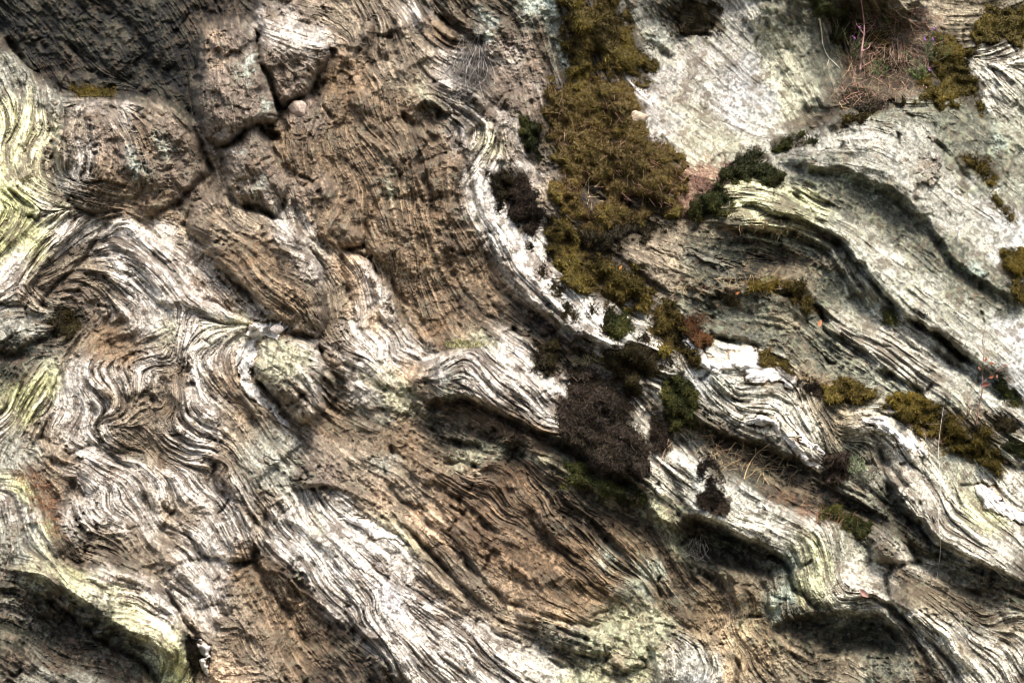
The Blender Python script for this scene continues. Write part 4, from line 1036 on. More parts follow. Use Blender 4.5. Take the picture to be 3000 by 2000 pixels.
# grey-green crumbs of lichen
lic_m = (crust * smooth(pop, .25, .9) * .65)[..., None]
lc = np.clip(lum * 2.2, .10, .42)[..., None] * np.array([.98, 1.05, .74], f4)
col = col * (1 - lic_m) + lc * lic_m
dk = (crust * smooth(noise(1.6), .5, 1.2) * .6)[..., None]
col = col * (1 - dk) + np.array([.03, .032, .02], f4) * dk
dkm = smooth(.16 - lum, .0, .11) * smooth(.5 * fine + .4 * xf + .45 * mid + .45 * n0 + .35 * n2, .35, 1.5)
col = col + dkm[..., None] * (.055 * np.array([1, .82, .6], f4) + .35 * base)
gr = smooth(GX + .35 * GY, 1900, 2500)[..., None]; col = col * (1 + gr * np.array([-.06, -.03, -.09], f4))
col = np.clip(col * COLK, .012, .82).astype(f4)

# ------------------------------------------------------------------ materials
def rock_material(name, rough=.85, tint=(1, 1, 1)):
    m = bpy.data.materials.new(name); m.use_nodes = True; t = m.node_tree; N = t.nodes; L = t.links
    b = N['Principled BSDF']; b.inputs['Roughness'].default_value = rough
    b.inputs['Specular IOR Level'].default_value = .25
    at = N.new('ShaderNodeAttribute'); at.attribute_name = 'stone'
    tc = N.new('ShaderNodeTexCoord')
    ns = N.new('ShaderNodeTexNoise'); ns.inputs['Scale'].default_value = 190; ns.inputs['Detail'].default_value = 4; ns.inputs['Roughness'].default_value = .75
    L.new(tc.outputs['Object'], ns.inputs['Vector'])
    mr = N.new('ShaderNodeMapRange'); mr.inputs[1].default_value = .3; mr.inputs[2].default_value = .7; mr.inputs[3].default_value = .35; mr.inputs[4].default_value = 1.65
    L.new(ns.outputs[0], mr.inputs[0])
    mx = N.new('ShaderNodeVectorMath'); mx.operation = 'SCALE'; L.new(at.outputs['Color'], mx.inputs[0]); L.new(mr.outputs[0], mx.inputs['Scale'])
    mt = N.new('ShaderNodeVectorMath'); mt.operation = 'MULTIPLY'; mt.inputs[1].default_value = tint
    L.new(mx.outputs[0], mt.inputs[0]); L.new(mt.outputs[0], b.inputs['Base Color'])
    bp = N.new('ShaderNodeBump'); bp.inputs['Strength'].default_value = .7; bp.inputs['Distance'].default_value = .004
    L.new(ns.outputs[0], bp.inputs['Height']); L.new(bp.outputs[0], b.inputs['Normal'])
    return m
M_ROCK = rock_material('layered gneiss'); M_QUARTZ = rock_material('vein quartz', .55)

def plain_material(name, rough=.8, attr='tone', scale=60., trans=0):
    m = bpy.data.materials.new(name); m.use_nodes = True; t = m.node_tree; N = t.nodes; L = t.links
    b = N['Principled BSDF']; b.inputs['Roughness'].default_value = rough; b.inputs['Specular IOR Level'].default_value = .2
    at = N.new('ShaderNodeAttribute'); at.attribute_name = attr
    tc = N.new('ShaderNodeTexCoord'); ns = N.new('ShaderNodeTexNoise'); ns.inputs['Scale'].default_value = scale
    L.new(tc.outputs['Object'], ns.inputs['Vector'])
    mr = N.new('ShaderNodeMapRange'); mr.inputs[1].default_value = .3; mr.inputs[2].default_value = .7; mr.inputs[3].default_value = .7; mr.inputs[4].default_value = 1.3
    L.new(ns.outputs[0], mr.inputs[0])
    mx = N.new('ShaderNodeVectorMath'); mx.operation = 'SCALE'; L.new(at.outputs['Color'], mx.inputs[0]); L.new(mr.outputs[0], mx.inputs['Scale'])
    L.new(mx.outputs[0], b.inputs['Base Color']); return m
M_MOSS = plain_material('moss'); M_PLANT = plain_material('dry plant', .75); M_WOOD = plain_material('twig bark', .8)

# ------------------------------------------------------------------ meshes
def mesh_np(name, V, F, C, mat, parent=None, attr='stone', link=True):
    """V (n,3), F (m,k) with k = 3 or 4, C (n,3) colours per vertex"""
    me = bpy.data.meshes.new(name); n, k = F.shape
    me.vertices.add(len(V)); me.vertices.foreach_set('co', np.ascontiguousarray(V, f4).ravel())
    me.loops.add(n * k); me.loops.foreach_set('vertex_index', np.ascontiguousarray(F, np.int32).ravel())
    me.polygons.add(n); me.polygons.foreach_set('loop_start', np.arange(0, n * k, k, dtype=np.int32))
    me.polygons.foreach_set('use_smooth', np.zeros(n, bool))
    a = me.color_attributes.new(attr, 'FLOAT_COLOR', 'POINT')
    a.data.foreach_set('color', np.concatenate([C, np.ones((len(C), 1))], 1).astype(f4).ravel())
    me.update(calc_edges=True); me.validate()
    me.materials.append(mat); o = bpy.data.objects.new(name, me)
    if link: COL.objects.link(o)
    if parent: o.parent = parent
    return o
def tag(o, label=None, cat=None, group=None, kind=None):
    for k, v in (('label', label), ('category', cat), ('group', group), ('kind', kind)):
        if v: o[k] = v
    return o
def empty(name, x, y, z):
    o = bpy.data.objects.new(name, None); COL.objects.link(o); o.location = (x, y, z); return o

# milk-white quartz veins: proud of the rock, each a part. points x,y,half width
VEINS = [
 ('white quartz vein, broken across and brown rimmed', 1, '820,962,12 800,968,16 770,975,24 745,1005,24 728,1030,22 720,1048,20 714,1068,18 712,1092,17 722,1122,16 740,1145,14 765,1172,13 790,1200,12 815,1224,12 850,1243,8', .030),
 ('white lumpy quartz band on the bright fold', 1, '2005,990,6 2030,1005,10 2050,1040,12 2080,1062,14 2110,1072,16 2150,1060,22 2190,1052,34 2220,1068,34 2250,1085,28 2290,1100,18 2330,1120,10', .030),
 ('thin wavy white band', 1, '2150,1232,5 2180,1240,8 2230,1232,10 2265,1242,9 2290,1275,8 2330,1310,9 2365,1345,9 2400,1365,5', .018),
 ('thin white band running down the fold', 1, '2305,1200,4 2325,1235,6 2350,1280,7 2380,1310,7 2415,1345,5', .016),
 ('small pale vein bulging from the brown rock', 0, '1225,300,8 1245,292,13 1275,298,14 1290,318,12 1320,328,11 1342,350,9 1348,370,8 1350,395,9 1370,420,11 1388,432,7', .035),
 ('white lumps under the right shoulder', 1, '2870,1440,12 2895,1455,22 2930,1470,18 2960,1490,14 3010,1520,16 3100,1570,18', .028),
 ('white tongue of rock below the yellow moss', 1, '2535,1232,7 2570,1230,11 2600,1238,14 2630,1260,13 2655,1290,14 2690,1325,12 2708,1345,6', .022),
 ('white vein beside the lower slab', 1, '1000,1508,6 1030,1520,11 1075,1540,14 1110,1555,15 1150,1575,9 1180,1592,5', .014),
 ('pale finger of rock in the crumpled slab', 0, '785,1338,6 820,1352,9 850,1370,12 875,1390,11 885,1398,6', .020),
 ('pale hooked rib by the small dark hollow', 1, '548,1868,5 575,1880,9 598,1900,9 602,1935,8 598,1975,8', .024),
 ('small curl of banded rock', 0, '1780,1885,7 1792,1912,10 1815,1932,12 1850,1945,11 1882,1946,8', .028),
 ('pale worm of rock in the dark hollow', 0, '2000,735,5 2030,748,7 2070,762,7 2120,768,6 2180,775,5', .018),
]
VQ = []
for k, (lab, white_, co, lift) in enumerate(VEINS):
    Q = pts(co); P = Q[:, :2]
    Pc = catmull(Q); P = Pc[:, :2]; wv = Pc[:, 2]
    sl, d, sg, T = near_line(P, 60)
    seg = np.concatenate([[0], np.cumsum(np.hypot(*(P[1:] - P[:-1]).T))]); seg /= seg[-1]
    wloc = np.interp(T, seg, wv).astype(f4) * (1 + .22 * n3[sl] + .12 * n2[sl])
    wloc = wloc * 1.1 * (1 - .3 * smooth(groove(noise(5)[sl], .05), .3, 1)); lift *= .6
    u = d / wloc; m = u < 1
    prof = np.clip(1.6 * (1 - u ** 1.5), 0, 1) + .22 * fb[sl] + .5 * fc[sl]; D[sl] -= np.where(m, lift * (.35 + .65 * prof), 0) + np.where(m, .003 * n3[sl] + .002 * n2[sl], 0)
    D[sl] += .02 * np.exp(-((u - 1.25) / .22) ** 2) * (.6 + .4 * n3[sl])
    PID[sl][m] = 200 + k
    if white_:
        q = (.72 * np.array([1, .975, .92])) * (1 - .10 * np.abs(n3[sl]) - .07 * np.abs(n2[sl]))[..., None]
        q = q * (1 - .45 * smooth(n2[sl] + n0[sl] + .5 * n3[sl], 1.6, 3.)[..., None]); kq = (.92 * m)[..., None]
        col[sl] = col[sl] * (1 - kq) + q * kq
        rim = np.exp(-((u - 1.15) / .2) ** 2)[..., None] * .4
        col[sl] = col[sl] * (1 - rim) + np.array([.33, .22, .11]) * rim
D = np.where(np.isfinite(D), D, 6).astype(f4)

hm = blur((PID == 10).astype(f4), 2.5)[..., None]; col = col * (1 - .58 * hm)          # the lichened hollow's colour is darkened further as a whole
# soil and dead moss round the moss: a brown fringe on the rock
for q_ in MOSS:
    P = pts(q_[0]); sl, d, sg, T = near_line(np.vstack([P, P[:1]]), 40)
    ins_ = inside(P, WX[sl], WY[sl]); sd_ = np.where(ins_, d, -d) + 7 * n3[sl] + 4 * n2[sl]
    k_ = smooth(sd_, -16, 6)[..., None] * .85
    col[sl] = col[sl] * (1 - k_) + np.array([.035, .027, .014], f4) * (1 + .4 * n1[sl][..., None]) * k_
col = np.clip(col, .01, .82)
# rows and columns kept: all in view, every third one outside
def keep(g, lo, hi):
    idx = np.arange(len(g)); m = ((g >= lo) & (g <= hi)) | (idx % 3 == 0); m[-1] = True; return idx[m]
ci = keep(gx, -25, 3025); ri = keep(gy, -25, 2025)
Vx, Vy = np.meshgrid(gx[ci], gy[ri]); Dm = D[np.ix_(ri, ci)]
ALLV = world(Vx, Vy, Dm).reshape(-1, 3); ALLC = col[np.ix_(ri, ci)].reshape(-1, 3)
w_ = len(ci); a = (np.arange(len(ri) - 1)[:, None] * w_ + np.arange(w_ - 1)[None]).ravel()
QF = np.stack([a, a + w_, a + w_ + 1, a + 1], 1); pid = PID[np.ix_(ri, ci)][:-1, :-1].ravel()
def cut(name, val, parent, mat=M_ROCK, label=None):
    F = QF[pid == val]
    if len(F) == 0: return None
    used = np.unique(F); re = np.zeros(len(ALLV), np.int32); re[used] = np.arange(len(used))
    o = mesh_np(name, ALLV[used], re[F], ALLC[used], mat, parent)
    if label: o['label'] = label
    return o
face = empty('rock_face', 0, 0, 0)
tag(face, 'folded and layered bare rock face filling the picture', kind='structure')
cut('bedrock', 0, face)
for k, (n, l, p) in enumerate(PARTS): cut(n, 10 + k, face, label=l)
for k, v in enumerate(VEINS):
    cut('quartz_vein' if v[1] else 'rock_rib', 200 + k, face, M_QUARTZ if v[1] else M_ROCK, v[0])
for k, (n, l, p) in enumerate(OUTCROPS):
    tag(cut(n, 100 + k, None), l, 'rock')
# beyond the surveyed part the hillside goes on, coarse, and meets the ground
def ring():
    n = 60; B = []
    for t in np.linspace(0, 1, n, endpoint=False): B.append((SX0 + t * (SX1 - SX0), SY0))
    for t in np.linspace(0, 1, n, endpoint=False): B.append((SX1, SY0 + t * (SY1 - SY0)))
    for t in np.linspace(0, 1, n, endpoint=False): B.append((SX1 - t * (SX1 - SX0), SY1))
    for t in np.linspace(0, 1, n, endpoint=False): B.append((SX0, SY1 - t * (SY1 - SY0)))
    B = np.array(B); P0 = world(B[:, 0], B[:, 1], depth_at(B[:, 0], B[:, 1]) + .012)
    V = [P0]; c0 = np.array([0, 6.0, 1.5]); dirn = P0 - c0; dirn[:, 1] = 0
    dirn /= np.linalg.norm(dirn, axis=1)[:, None]
    for k, r in enumerate((.5, 1.5, 4, 10, 25)):
        Q = P0 + dirn * r; Q[:, 1] = P0[:, 1] + np.where(dirn[:, 2] > 0, dirn[:, 2] * r * 1.3, dirn[:, 2] * r * .5)
        Q += rng.normal(0, .03 * min(3, 1 + k), Q.shape); Q[:, 2] = np.maximum(Q[:, 2], -1.2); V.append(Q)
    m = len(B); F = []
    for k in range(len(V) - 1):
        for i in range(m): j = (i + 1) % m; F.append((k * m + i, k * m + j, (k + 1) * m + j, (k + 1) * m + i))
    V = np.concatenate(V); return V, np.array(F), np.tile(np.array([.17, .15, .12]), (len(V), 1)) * rng.uniform(.7, 1.3, (len(V), 1))
V, F, C_ = ring(); tag(mesh_np('hillside', V, F, C_, M_ROCK), kind='structure')
gv = np.array([(-300, -300, 0), (300, -300, 0), (300, 300, 0), (-300, 300, 0)], float); gv[:, 2] = -.35
tag(mesh_np('ground', gv, np.array([(0, 1, 2, 3)]), np.tile([.08, .075, .045], (4, 1)), M_PLANT, attr='tone'), kind='structure')

# ------------------------------------------------------------------ moss
PAL = {
 'olive': [((.13, .105, .018), 4), ((.21, .155, .025), 3), ((.07, .05, .015), 4), ((.09, .045, .018), 2), ((.28, .23, .05), 1)],
 'carpet': [((.15, .105, .025), 4), ((.24, .175, .03), 4), ((.075, .045, .02), 4), ((.21, .12, .06), 3), ((.30, .25, .06), 2)],
 'green': [((.045, .06, .012), 5), ((.08, .09, .016), 4), ((.022, .03, .008), 4), ((.14, .13, .03), 1)],
 'dark': [((.03, .026, .012), 5), ((.055, .045, .016), 4), ((.085, .07, .02), 2), ((.05, .026, .014), 3)],
 'brown': [((.040, .027, .016), 5), ((.065, .044, .026), 4), ((.02, .014, .009), 3), ((.12, .088, .06), 1), ((.06, .055, .02), 2)],
 'yellow': [((.21, .15, .02), 4), ((.13, .10, .015), 4), ((.06, .055, .012), 3), ((.28, .22, .04), 1)],
 'rust': [((.17, .075, .025), 4), ((.10, .045, .018), 4), ((.22, .12, .04), 1)]}
PAL['plum'] = [((.026, .021, .012), 5), ((.05, .038, .022), 5), ((.075, .054, .034), 3), ((.13, .10, .07), 1), ((.07, .06, .02), 1)]
for k_ in PAL: PAL[k_].sort(key=lambda e: sum(e[0]))
def dist_poly(P, X, Y):
    best = np.full(X.shape, 1e9)
    for i in range(len(P)):
        a = P[i]; b = P[(i + 1) % len(P)]; L = np.hypot(*(b - a)) + 1e-6; d = (b - a) / L
        t = np.clip((X - a[0]) * d[0] + (Y - a[1]) * d[1], 0, L)
        best = np.minimum(best, np.hypot(X - a[0] - t * d[0], Y - a[1] - t * d[1]))
    return best
def fld(a, x, y):
    i = np.clip(((x - SX0) / DS).astype(int), 0, nx - 1); j = np.clip(((y - SY0) / DS).astype(int), 0, ny - 1); return a[j, i]
lump = noise(4); hol = noise(10); patch = noise(9); tiny = noise(2.0); SM[0] = blur(D, 3.5)
def moss(poly, pal, label, dome=.05, length=.014, per=3.2, name='moss_clump', group=None, kind=None, ragged=1., gaps=0.):
    P = pts(poly); rs = np.random.default_rng(int(abs(P.sum())) % 9999)
    x0, y0 = P.min(0) - 12; x1, y1 = P.max(0) + 12; area = (x1 - x0) * (y1 - y0)
    ew = max(12, .22 * min(x1 - x0, y1 - y0))
    rg = ragged * (min(1, ew / 22) if ew > 13 else .3)
    def thick(x, y, soft=0):
        ins = inside(P, x, y); d = dist_poly(P, x, y)
        sd_ = np.where(ins, d, -d) + rg * (8 * fld(lump, x, y) + 6 * fld(patch, x, y) + 5 * fld(tiny, x, y)) - 1 - (55 * np.clip(fld(hol, x, y) - .9, 0, 1) * np.clip(d / 40, 0, 3) if ragged > 1.5 else 0)
        k = np.clip(sd_ / ew, 0, 1)
        t = dome * (1 - (1 - k) ** 2) ** .6 + .006 + dome * (.24 * fld(lump, x, y) + .16 * fld(tiny, x, y) + .26 * fld(patch, x, y)) * np.clip(k * 2, 0, 1)
        return sd_ > -soft, np.maximum(t, .004)
    # cushion underneath
    sp = 6. if area < 60000 else 9.
    ax = np.arange(x0, x1 + sp, sp); ay = np.arange(y0, y1 + sp, sp); X, Y = np.meshgrid(ax, ay)
    ins, t = thick(X, Y); t = np.where(ins, t, -.006)
    V = world(X, Y, depth_at(X, Y) - t).reshape(-1, 3)
    w = len(ax); q = (np.arange(len(ay) - 1)[:, None] * w + np.arange(w - 1)[None]).ravel()
    F = np.stack([q, q + w, q + w + 1, q + 1], 1); m = ins.ravel(); F = F[m[F].sum(1) >= 2]
    u = np.unique(F); re = np.zeros(len(V), int); re[u] = np.arange(len(u)); V = V[u]; F = re[F]
    cols = np.array([c for c, _ in PAL[pal]]); wt = np.array([k for _, k in PAL[pal]], float); wt /= wt.sum()
    C_ = np.tile((cols * wt[:, None]).sum(0) * .35, (len(V), 1))
    F = np.concatenate([F[:, :3], F[:, [0, 2, 3]]])
    # shoots
    n = int(area / per); x = rs.uniform(x0, x1, n); y = rs.uniform(y0, y1, n); ins, t = thick(x, y, 24 * rs.uniform(0, 1, n) ** 4)
    x, y, t = x[ins], y[ins], t[ins]; n = len(x)
    B = world(x, y, depth_at(x, y) - t + .004)
    dv = np.array([0, -.75, .55]) + rs.normal(0, .75, (n, 3)); dv /= np.linalg.norm(dv, axis=1)[:, None]
    L = length * rs.uniform(.5, 1.35, n); wd = rs.uniform(.0010, .0021, n)
    sv = np.cross(dv, rs.normal(0, 1, (n, 3))); sv /= np.linalg.norm(sv, axis=1)[:, None]
    sv2 = np.cross(dv, sv)
    tip = B + dv * L[:, None] + np.array([0, 0, -.25]) * L[:, None]
    b1 = B + sv * wd[:, None]; b2 = B - sv * wd[:, None]; b3 = B + sv2 * wd[:, None]; b4 = B - sv2 * wd[:, None]
    VV = np.stack([b1, b2, tip, b3, b4], 1).reshape(-1, 3); k = 5 * np.arange(n)
    FF = np.concatenate([np.stack([k, k + 1, k + 2], 1), np.stack([k + 3, k + 4, k + 2], 1)])
    order = np.argsort(rs.uniform(0, 1, n) + 0); r = rs.uniform(0, 1, n) + .14 * fld(patch, x, y) + .20 * fld(lump, x, y) + .12 * fld(tiny, x, y) + .14 * fld(patch, x + 80, y)
    ci_ = np.searchsorted(np.cumsum(wt), np.clip(r, 0, .999)); cv = cols[np.clip(ci_, 0, len(cols) - 1)] * np.array([.60, .58, .64]) * (1 + .45 * np.clip(fld(patch, x, y + 70), -1.5, 1.5)[:, None]) * rs.uniform(.5, 1.6, (n, 1))
    VC = np.repeat(cv, 5, 0)
    o = mesh_np(name, np.concatenate([V, VV]), np.concatenate([F, FF + len(V)]), np.concatenate([C_, VC]), M_MOSS, attr='tone')
    return tag(o, label, None if kind == 'structure' else 'moss', group, kind)

for poly, pal, lab, dome, nm in MOSS:
    big_ = nm == 'moss_patch'
    if big_: dome *= .8
    moss(poly, pal, lab, dome, name=nm, per=3.6 if big_ else 2.6, length=.015 if pal != 'brown' else .019, ragged=1.6 if big_ else (.4 if dome <= .02 else 1.))
for k, (x, y, lab) in enumerate([(2916, 577, 'topmost of four little moss balls in a row on the rounded slab'), (2928, 593, 'second from the top of four little moss balls on the rounded slab'),
        (2946, 616, 'third from the top of four little moss balls on the rounded slab'), (2962, 637, 'lowest of four little moss balls on the rounded slab')]):
    moss(' '.join('%.0f,%.0f' % (x + 9 * math.cos(a), y + 12 * math.sin(a)) for a in np.arange(0, 6.2, .8)), 'olive', lab, .02, name='moss_ball', group='little moss balls in a row', per=2, length=.008, ragged=.2)
for k, (x, y) in enumerate([(1640, 852), (1662, 898), (1652, 922), (1681, 926), (1624, 838), (1736, 910), (1776, 965), (1588, 800), (1555, 720), (1605, 755), (1800, 1015), (1938, 1075), (1890, 985), (1965, 1068), (1465, 610), (2100, 1300)]):
    P_ = ' '.join('%.0f,%.0f' % (x + rng.uniform(5, 9) * math.cos(a), y + rng.uniform(8, 15) * math.sin(a)) for a in np.arange(0, 6.2, .8))
    moss(P_, 'dark', 'tiny dark moss sprig dotted on the white rib of rock', .012, name='moss_sprig', group='tiny moss sprigs on the white rib', per=2.4, length=.014, ragged=.3)

SM[0] = None
# ------------------------------------------------------------------ stems, needles, leaves
def P3(x, y, lift=0.): return world(np.array([float(x)]), np.array([float(y)]), depth_at([x], [y]) - lift)[0]
class Geo:
    def __init__(s): s.V = []; s.F = []; s.C = []; s.n = 0
    def add(s, V, F, c):
        V = np.asarray(V, float); s.V.append(V); s.F += [tuple(int(i) + s.n for i in f) for f in F]
        s.C.append(np.tile(c, (len(V), 1)) if np.ndim(c) == 1 else c); s.n += len(V)
    def tube(s, pts_, r0, r1, c, sides=4):
        P = np.asarray(pts_, float); n = len(P); V = []; F = []
        for i in range(n):
            t = P[min(i + 1, n - 1)] - P[max(i - 1, 0)]; t /= np.linalg.norm(t) + 1e-9
            a = np.cross(t, [0.3, 1, .2]); a /= np.linalg.norm(a) + 1e-9; b = np.cross(t, a); r = r0 + (r1 - r0) * i / (n - 1)
            for k in range(sides): th = 2 * math.pi * k / sides; V.append(P[i] + r * (a * math.cos(th) + b * math.sin(th)))
        for i in range(n - 1):
            for k in range(sides):
                q = (k + 1) % sides; A_, B_, C2_, D_ = i * sides + k, i * sides + q, (i + 1) * sides + q, (i + 1) * sides + k
                F += [(A_, B_, C2_), (A_, C2_, D_)]
        s.add(V, F, np.array(c) * rng.uniform(.8, 1.25))
    def build(s, name, mat, parent=None):
        return mesh_np(name, np.concatenate(s.V), np.array(s.F), np.concatenate(s.C), mat, parent, attr='tone')
def bez(P, n=5):
    P = catmull(np.asarray(P, f4)[:, :2]); return P
def stem(g, co, lifts, r0, r1, c, jit=0):
    P = pts(co); Pc = catmull(P) if len(P) > 2 else P
    t = np.linspace(0, 1, len(Pc)); lf = np.interp(t, np.linspace(0, 1, len(lifts)), lifts)
    g.tube([P3(x, y, l) for (x, y), l in zip(Pc, lf)], r0, r1, c)

def litter(name, label, cat, region, n, length, cols, lift=.012, w=.0009, kind='stuff', bend=.3):
    P = pts(region); rs = np.random.default_rng(n + int(P[0, 0])); g = Geo(); k = 0
    while k < n:
        x = rs.uniform(P[:, 0].min(), P[:, 0].max()); y = rs.uniform(P[:, 1].min(), P[:, 1].max())
        if not inside(P, np.array([x]), np.array([y]))[0]: continue
        k += 1; a = rs.uniform(0, 6.3); L = length * rs.uniform(.5, 1.2); b = rs.normal(0, bend)
        q = [(x + L * t * math.cos(a + b * t), y + L * t * math.sin(a + b * t)) for t in (0, .5, 1)]
        l0 = rs.uniform(0, lift); base_d = float(depth_at([x], [y])[0]) - l0
        dd = [min(base_d, float(depth_at([u], [v])[0]) - .002) if i else base_d for i, (u, v) in enumerate(q)]
        W = [world(np.array([u]), np.array([v]), np.array([d_]))[0] for (u, v), d_ in zip(q, dd)]
        g.tube(W, w * rs.uniform(.7, 1.3), w * .5, np.array(cols[rs.integers(len(cols))]) * rs.uniform(.7, 1.3), 3)
    return tag(g.build(name, M_PLANT), label, cat, kind=kind)
ORN = [(.24, .12, .06), (.18, .09, .05), (.30, .18, .10), (.12, .07, .045)]
STR = [(.40, .30, .16), (.30, .21, .12), (.48, .38, .22), (.2, .12, .07)]
PNK = [(.36, .19, .15), (.26, .13, .10), (.44, .27, .21), (.15, .09, .07)]
litter('pine_needles', 'orange brown pine needles caught in the nook at the left edge', 'needles', '20,1385 90,1370 140,1410 175,1480 180,1570 140,1570 110,1480 70,1420', 240, 34, ORN)
litter('pine_needles', 'orange needles in the seam above the pale crumpled slab', 'needles', '545,840 580,800 640,850 720,930 700,950 620,890', 90, 26, ORN)
litter('dead_twigs', 'reddish litter of dead twigs at the foot of the smooth slab', 'twigs', '1975,500 2060,480 2160,480 2110,540 2060,600 2000,640 1985,590', 420, 38, PNK, .03)
litter('pine_needles', 'orange needles along the ledge above the striped rock knob', 'needles', '2230,1430 2330,1450 2420,1490 2540,1560 2400,1530 2260,1470', 120, 42, ORN)
litter('dead_twigs', 'tangle of pinkish dead twigs and stalks filling the gully', 'twigs', '2420,280 2480,200 2500,60 2620,20 2760,30 2740,120 2720,220 2700,290 2560,300 2440,330', 900, 50, PNK + STR + [(.08, .06, .045)] * 2, .07)
litter('dry_grass', 'straw and needles lying along the grey arch and its moss', 'dry grass', '1960,830 2100,810 2270,800 2330,830 2150,850 1960,870', 200, 32, STR)
litter('dry_grass', 'straw caught on the pale slab left of the long green moss', 'dry grass', '2080,690 2200,640 2360,650 2380,680 2200,690', 120, 30, STR + ORN)
litter('dry_grass', 'dry straw around the olive cushion right of the bright white fold', 'dry grass', '2340,1095 2420,1100 2430,1130 2350,1130', 90, 24, STR)
litter('dry_grass', 'dry stalks and litter below the bright white fold', 'dry grass', '2010,1250 2140,1280 2300,1340 2330,1400 2200,1400 2050,1320', 200, 40, STR + [(.12, .08, .05)], .02)
litter('dry_grass', 'loose stalks on the dark brown moss over the ledge', 'dry grass', '1650,1100 1800,1120 1880,1300 1860,1400 1750,1390 1650,1250', 60, 26, [(.14, .1, .07), (.22, .17, .12), (.08, .05, .035)], .08)
litter('dry_grass', 'brown stalks lying on the large moss carpet', 'dry grass', '1620,280 1800,260 1980,480 1980,600 1800,640 1660,560', 420, 32, PNK + STR + [(.1, .06, .03)] * 2, .10)
litter('pine_needles', 'needles scattered under the yellow moss row', 'needles', '2600,1200 2700,1260 2780,1310 2690,1270', 60, 26, ORN)

def tuft(label, x0, x1, y0, y1, n, cols, cat='grass', sway=30, lift=.05, name='grass_tuft'):
    g = Geo()
    for i in range(n):
        u_ = rng.uniform(-1, 1); x = (x0 + x1) / 2 + u_ * (x1 - x0) / 2; top = y0 + (y1 - y0) * (.22 * u_ * u_ + rng.uniform(-.04, .35) ** 1); bot = y1 - rng.uniform(0, .5) * (y1 - y0) * (.5 + u_ * u_)
        s_ = rng.normal(0, sway); m = rng.normal(0, sway * .6)
        stem(g, '%.0f,%.0f %.0f,%.0f %.0f,%.0f %.0f,%.0f' % (x, top, x + m * .5, top + (bot - top) * .3, x + m, top + (bot - top) * .65, x + s_, bot),
             [.01, rng.uniform(.3, 1) * lift, rng.uniform(.3, 1) * lift, rng.uniform(0, .5) * lift], .0014, .0007, np.array(cols[i % len(cols)]))
    return tag(g.build(name, M_PLANT), label, cat)
tuft('bleached grey beard of roots hanging in the hollow near the top', 1330, 1430, 90, 310, 75, [(.14, .13, .12), (.05, .045, .04), (.27, .26, .25), (.04, .035, .03), (.09, .08, .07)], 'roots', 60, name='root_tuft')
tuft('pale dried root tuft at the crest right of the brown rippled panel', 2020, 2070, 1572, 1645, 26, [(.36, .33, .27), (.2, .18, .13)], 'roots', 14, name='root_tuft')
tuft('drooping dead heather stalks in the gully, beside the bare pink twig', 2590, 2660, 105, 215, 40, [(.36, .28, .2), (.22, .14, .1), (.1, .07, .05)], 'plant', 18, .09, 'dead_heather')
tuft('small grass tuft sprouting on the jutting ledge above the big brown moss', 1690, 1770, 1030, 1075, 26, [(.22, .2, .08), (.34, .28, .14)], 'grass', 22, .03)

def twig(label, stems, c, name='twig', cat='twig', r=.0028):
    g = Geo()
    for k, (co, lf) in enumerate(stems): stem(g, co, lf, r if k == 0 else r * .55, r * .45 if k == 0 else r * .3, c)
    return tag(g.build(name, M_WOOD), label, cat)
twig('bare pinkish upright twig in the gully at the top', [('2520,205 2524,150 2532,90 2528,40 2520,-20', [.05, .16, .22, .25, .25]), ('2530,100 2515,80 2508,70', [.22, .22, .22]), ('2526,150 2545,140 2550,125', [.18, .2, .2])], (.33, .20, .19), r=.0046)
twig('thin pale crossed twig standing below the yellow moss row', [('2744,1700 2756,1600 2748,1510 2757,1420 2749,1330 2753,1270 2764,1195', [.01, .05, .07, .07, .07, .09]), ('2752,1240 2725,1243 2696,1238', [.07, .08, .08])], (.33, .30, .26), r=.0016)
twig('thin dark twig lying across the foot of the smooth pale green slab', [('2110,352 2160,375 2210,398 2300,410', [.02, .03, .03, .01]), ('2160,375 2200,385', [.03, .03])], (.13, .10, .08), r=.0016)
twig('thin bent straw stalk rising from the ledge by the bright fold', [('2180,1402 2190,1370 2215,1330 2255,1300', [.01, .06, .07, .05]), ('2183,1400 2205,1385 2220,1365', [.01, .04, .04])], (.44, .34, .18), r=.0016)
twig('thin bare red stem at the left edge', [('0,1700 25,1640 40,1580 80,1520 95,1440', [.01, .05, .07, .06, .02])], (.16, .09, .06), r=.0015)
twig('pale bleached root running down the slab beside the gully', [('2400,55 2406,90 2410,130 2425,165 2445,185 2460,200', [.012] * 6), ('2430,170 2424,190', [.01, .01])], (.50, .49, .38), r=.0045, cat='root', name='root')
twig('thin straw twig lying over the dark band right of the jutting ledge', [('1500,875 1512,865 1560,905 1580,915', [.01, .03, .04, .01])], (.34, .26, .17), r=.0014)
twig('short stalk standing before the small brown moss clump', [('1930,1370 1940,1340 1955,1300 1958,1285', [.01, .04, .06, .06]), ('1955,1310 1970,1295', [.06, .06])], (.38, .24, .16), r=.0018)

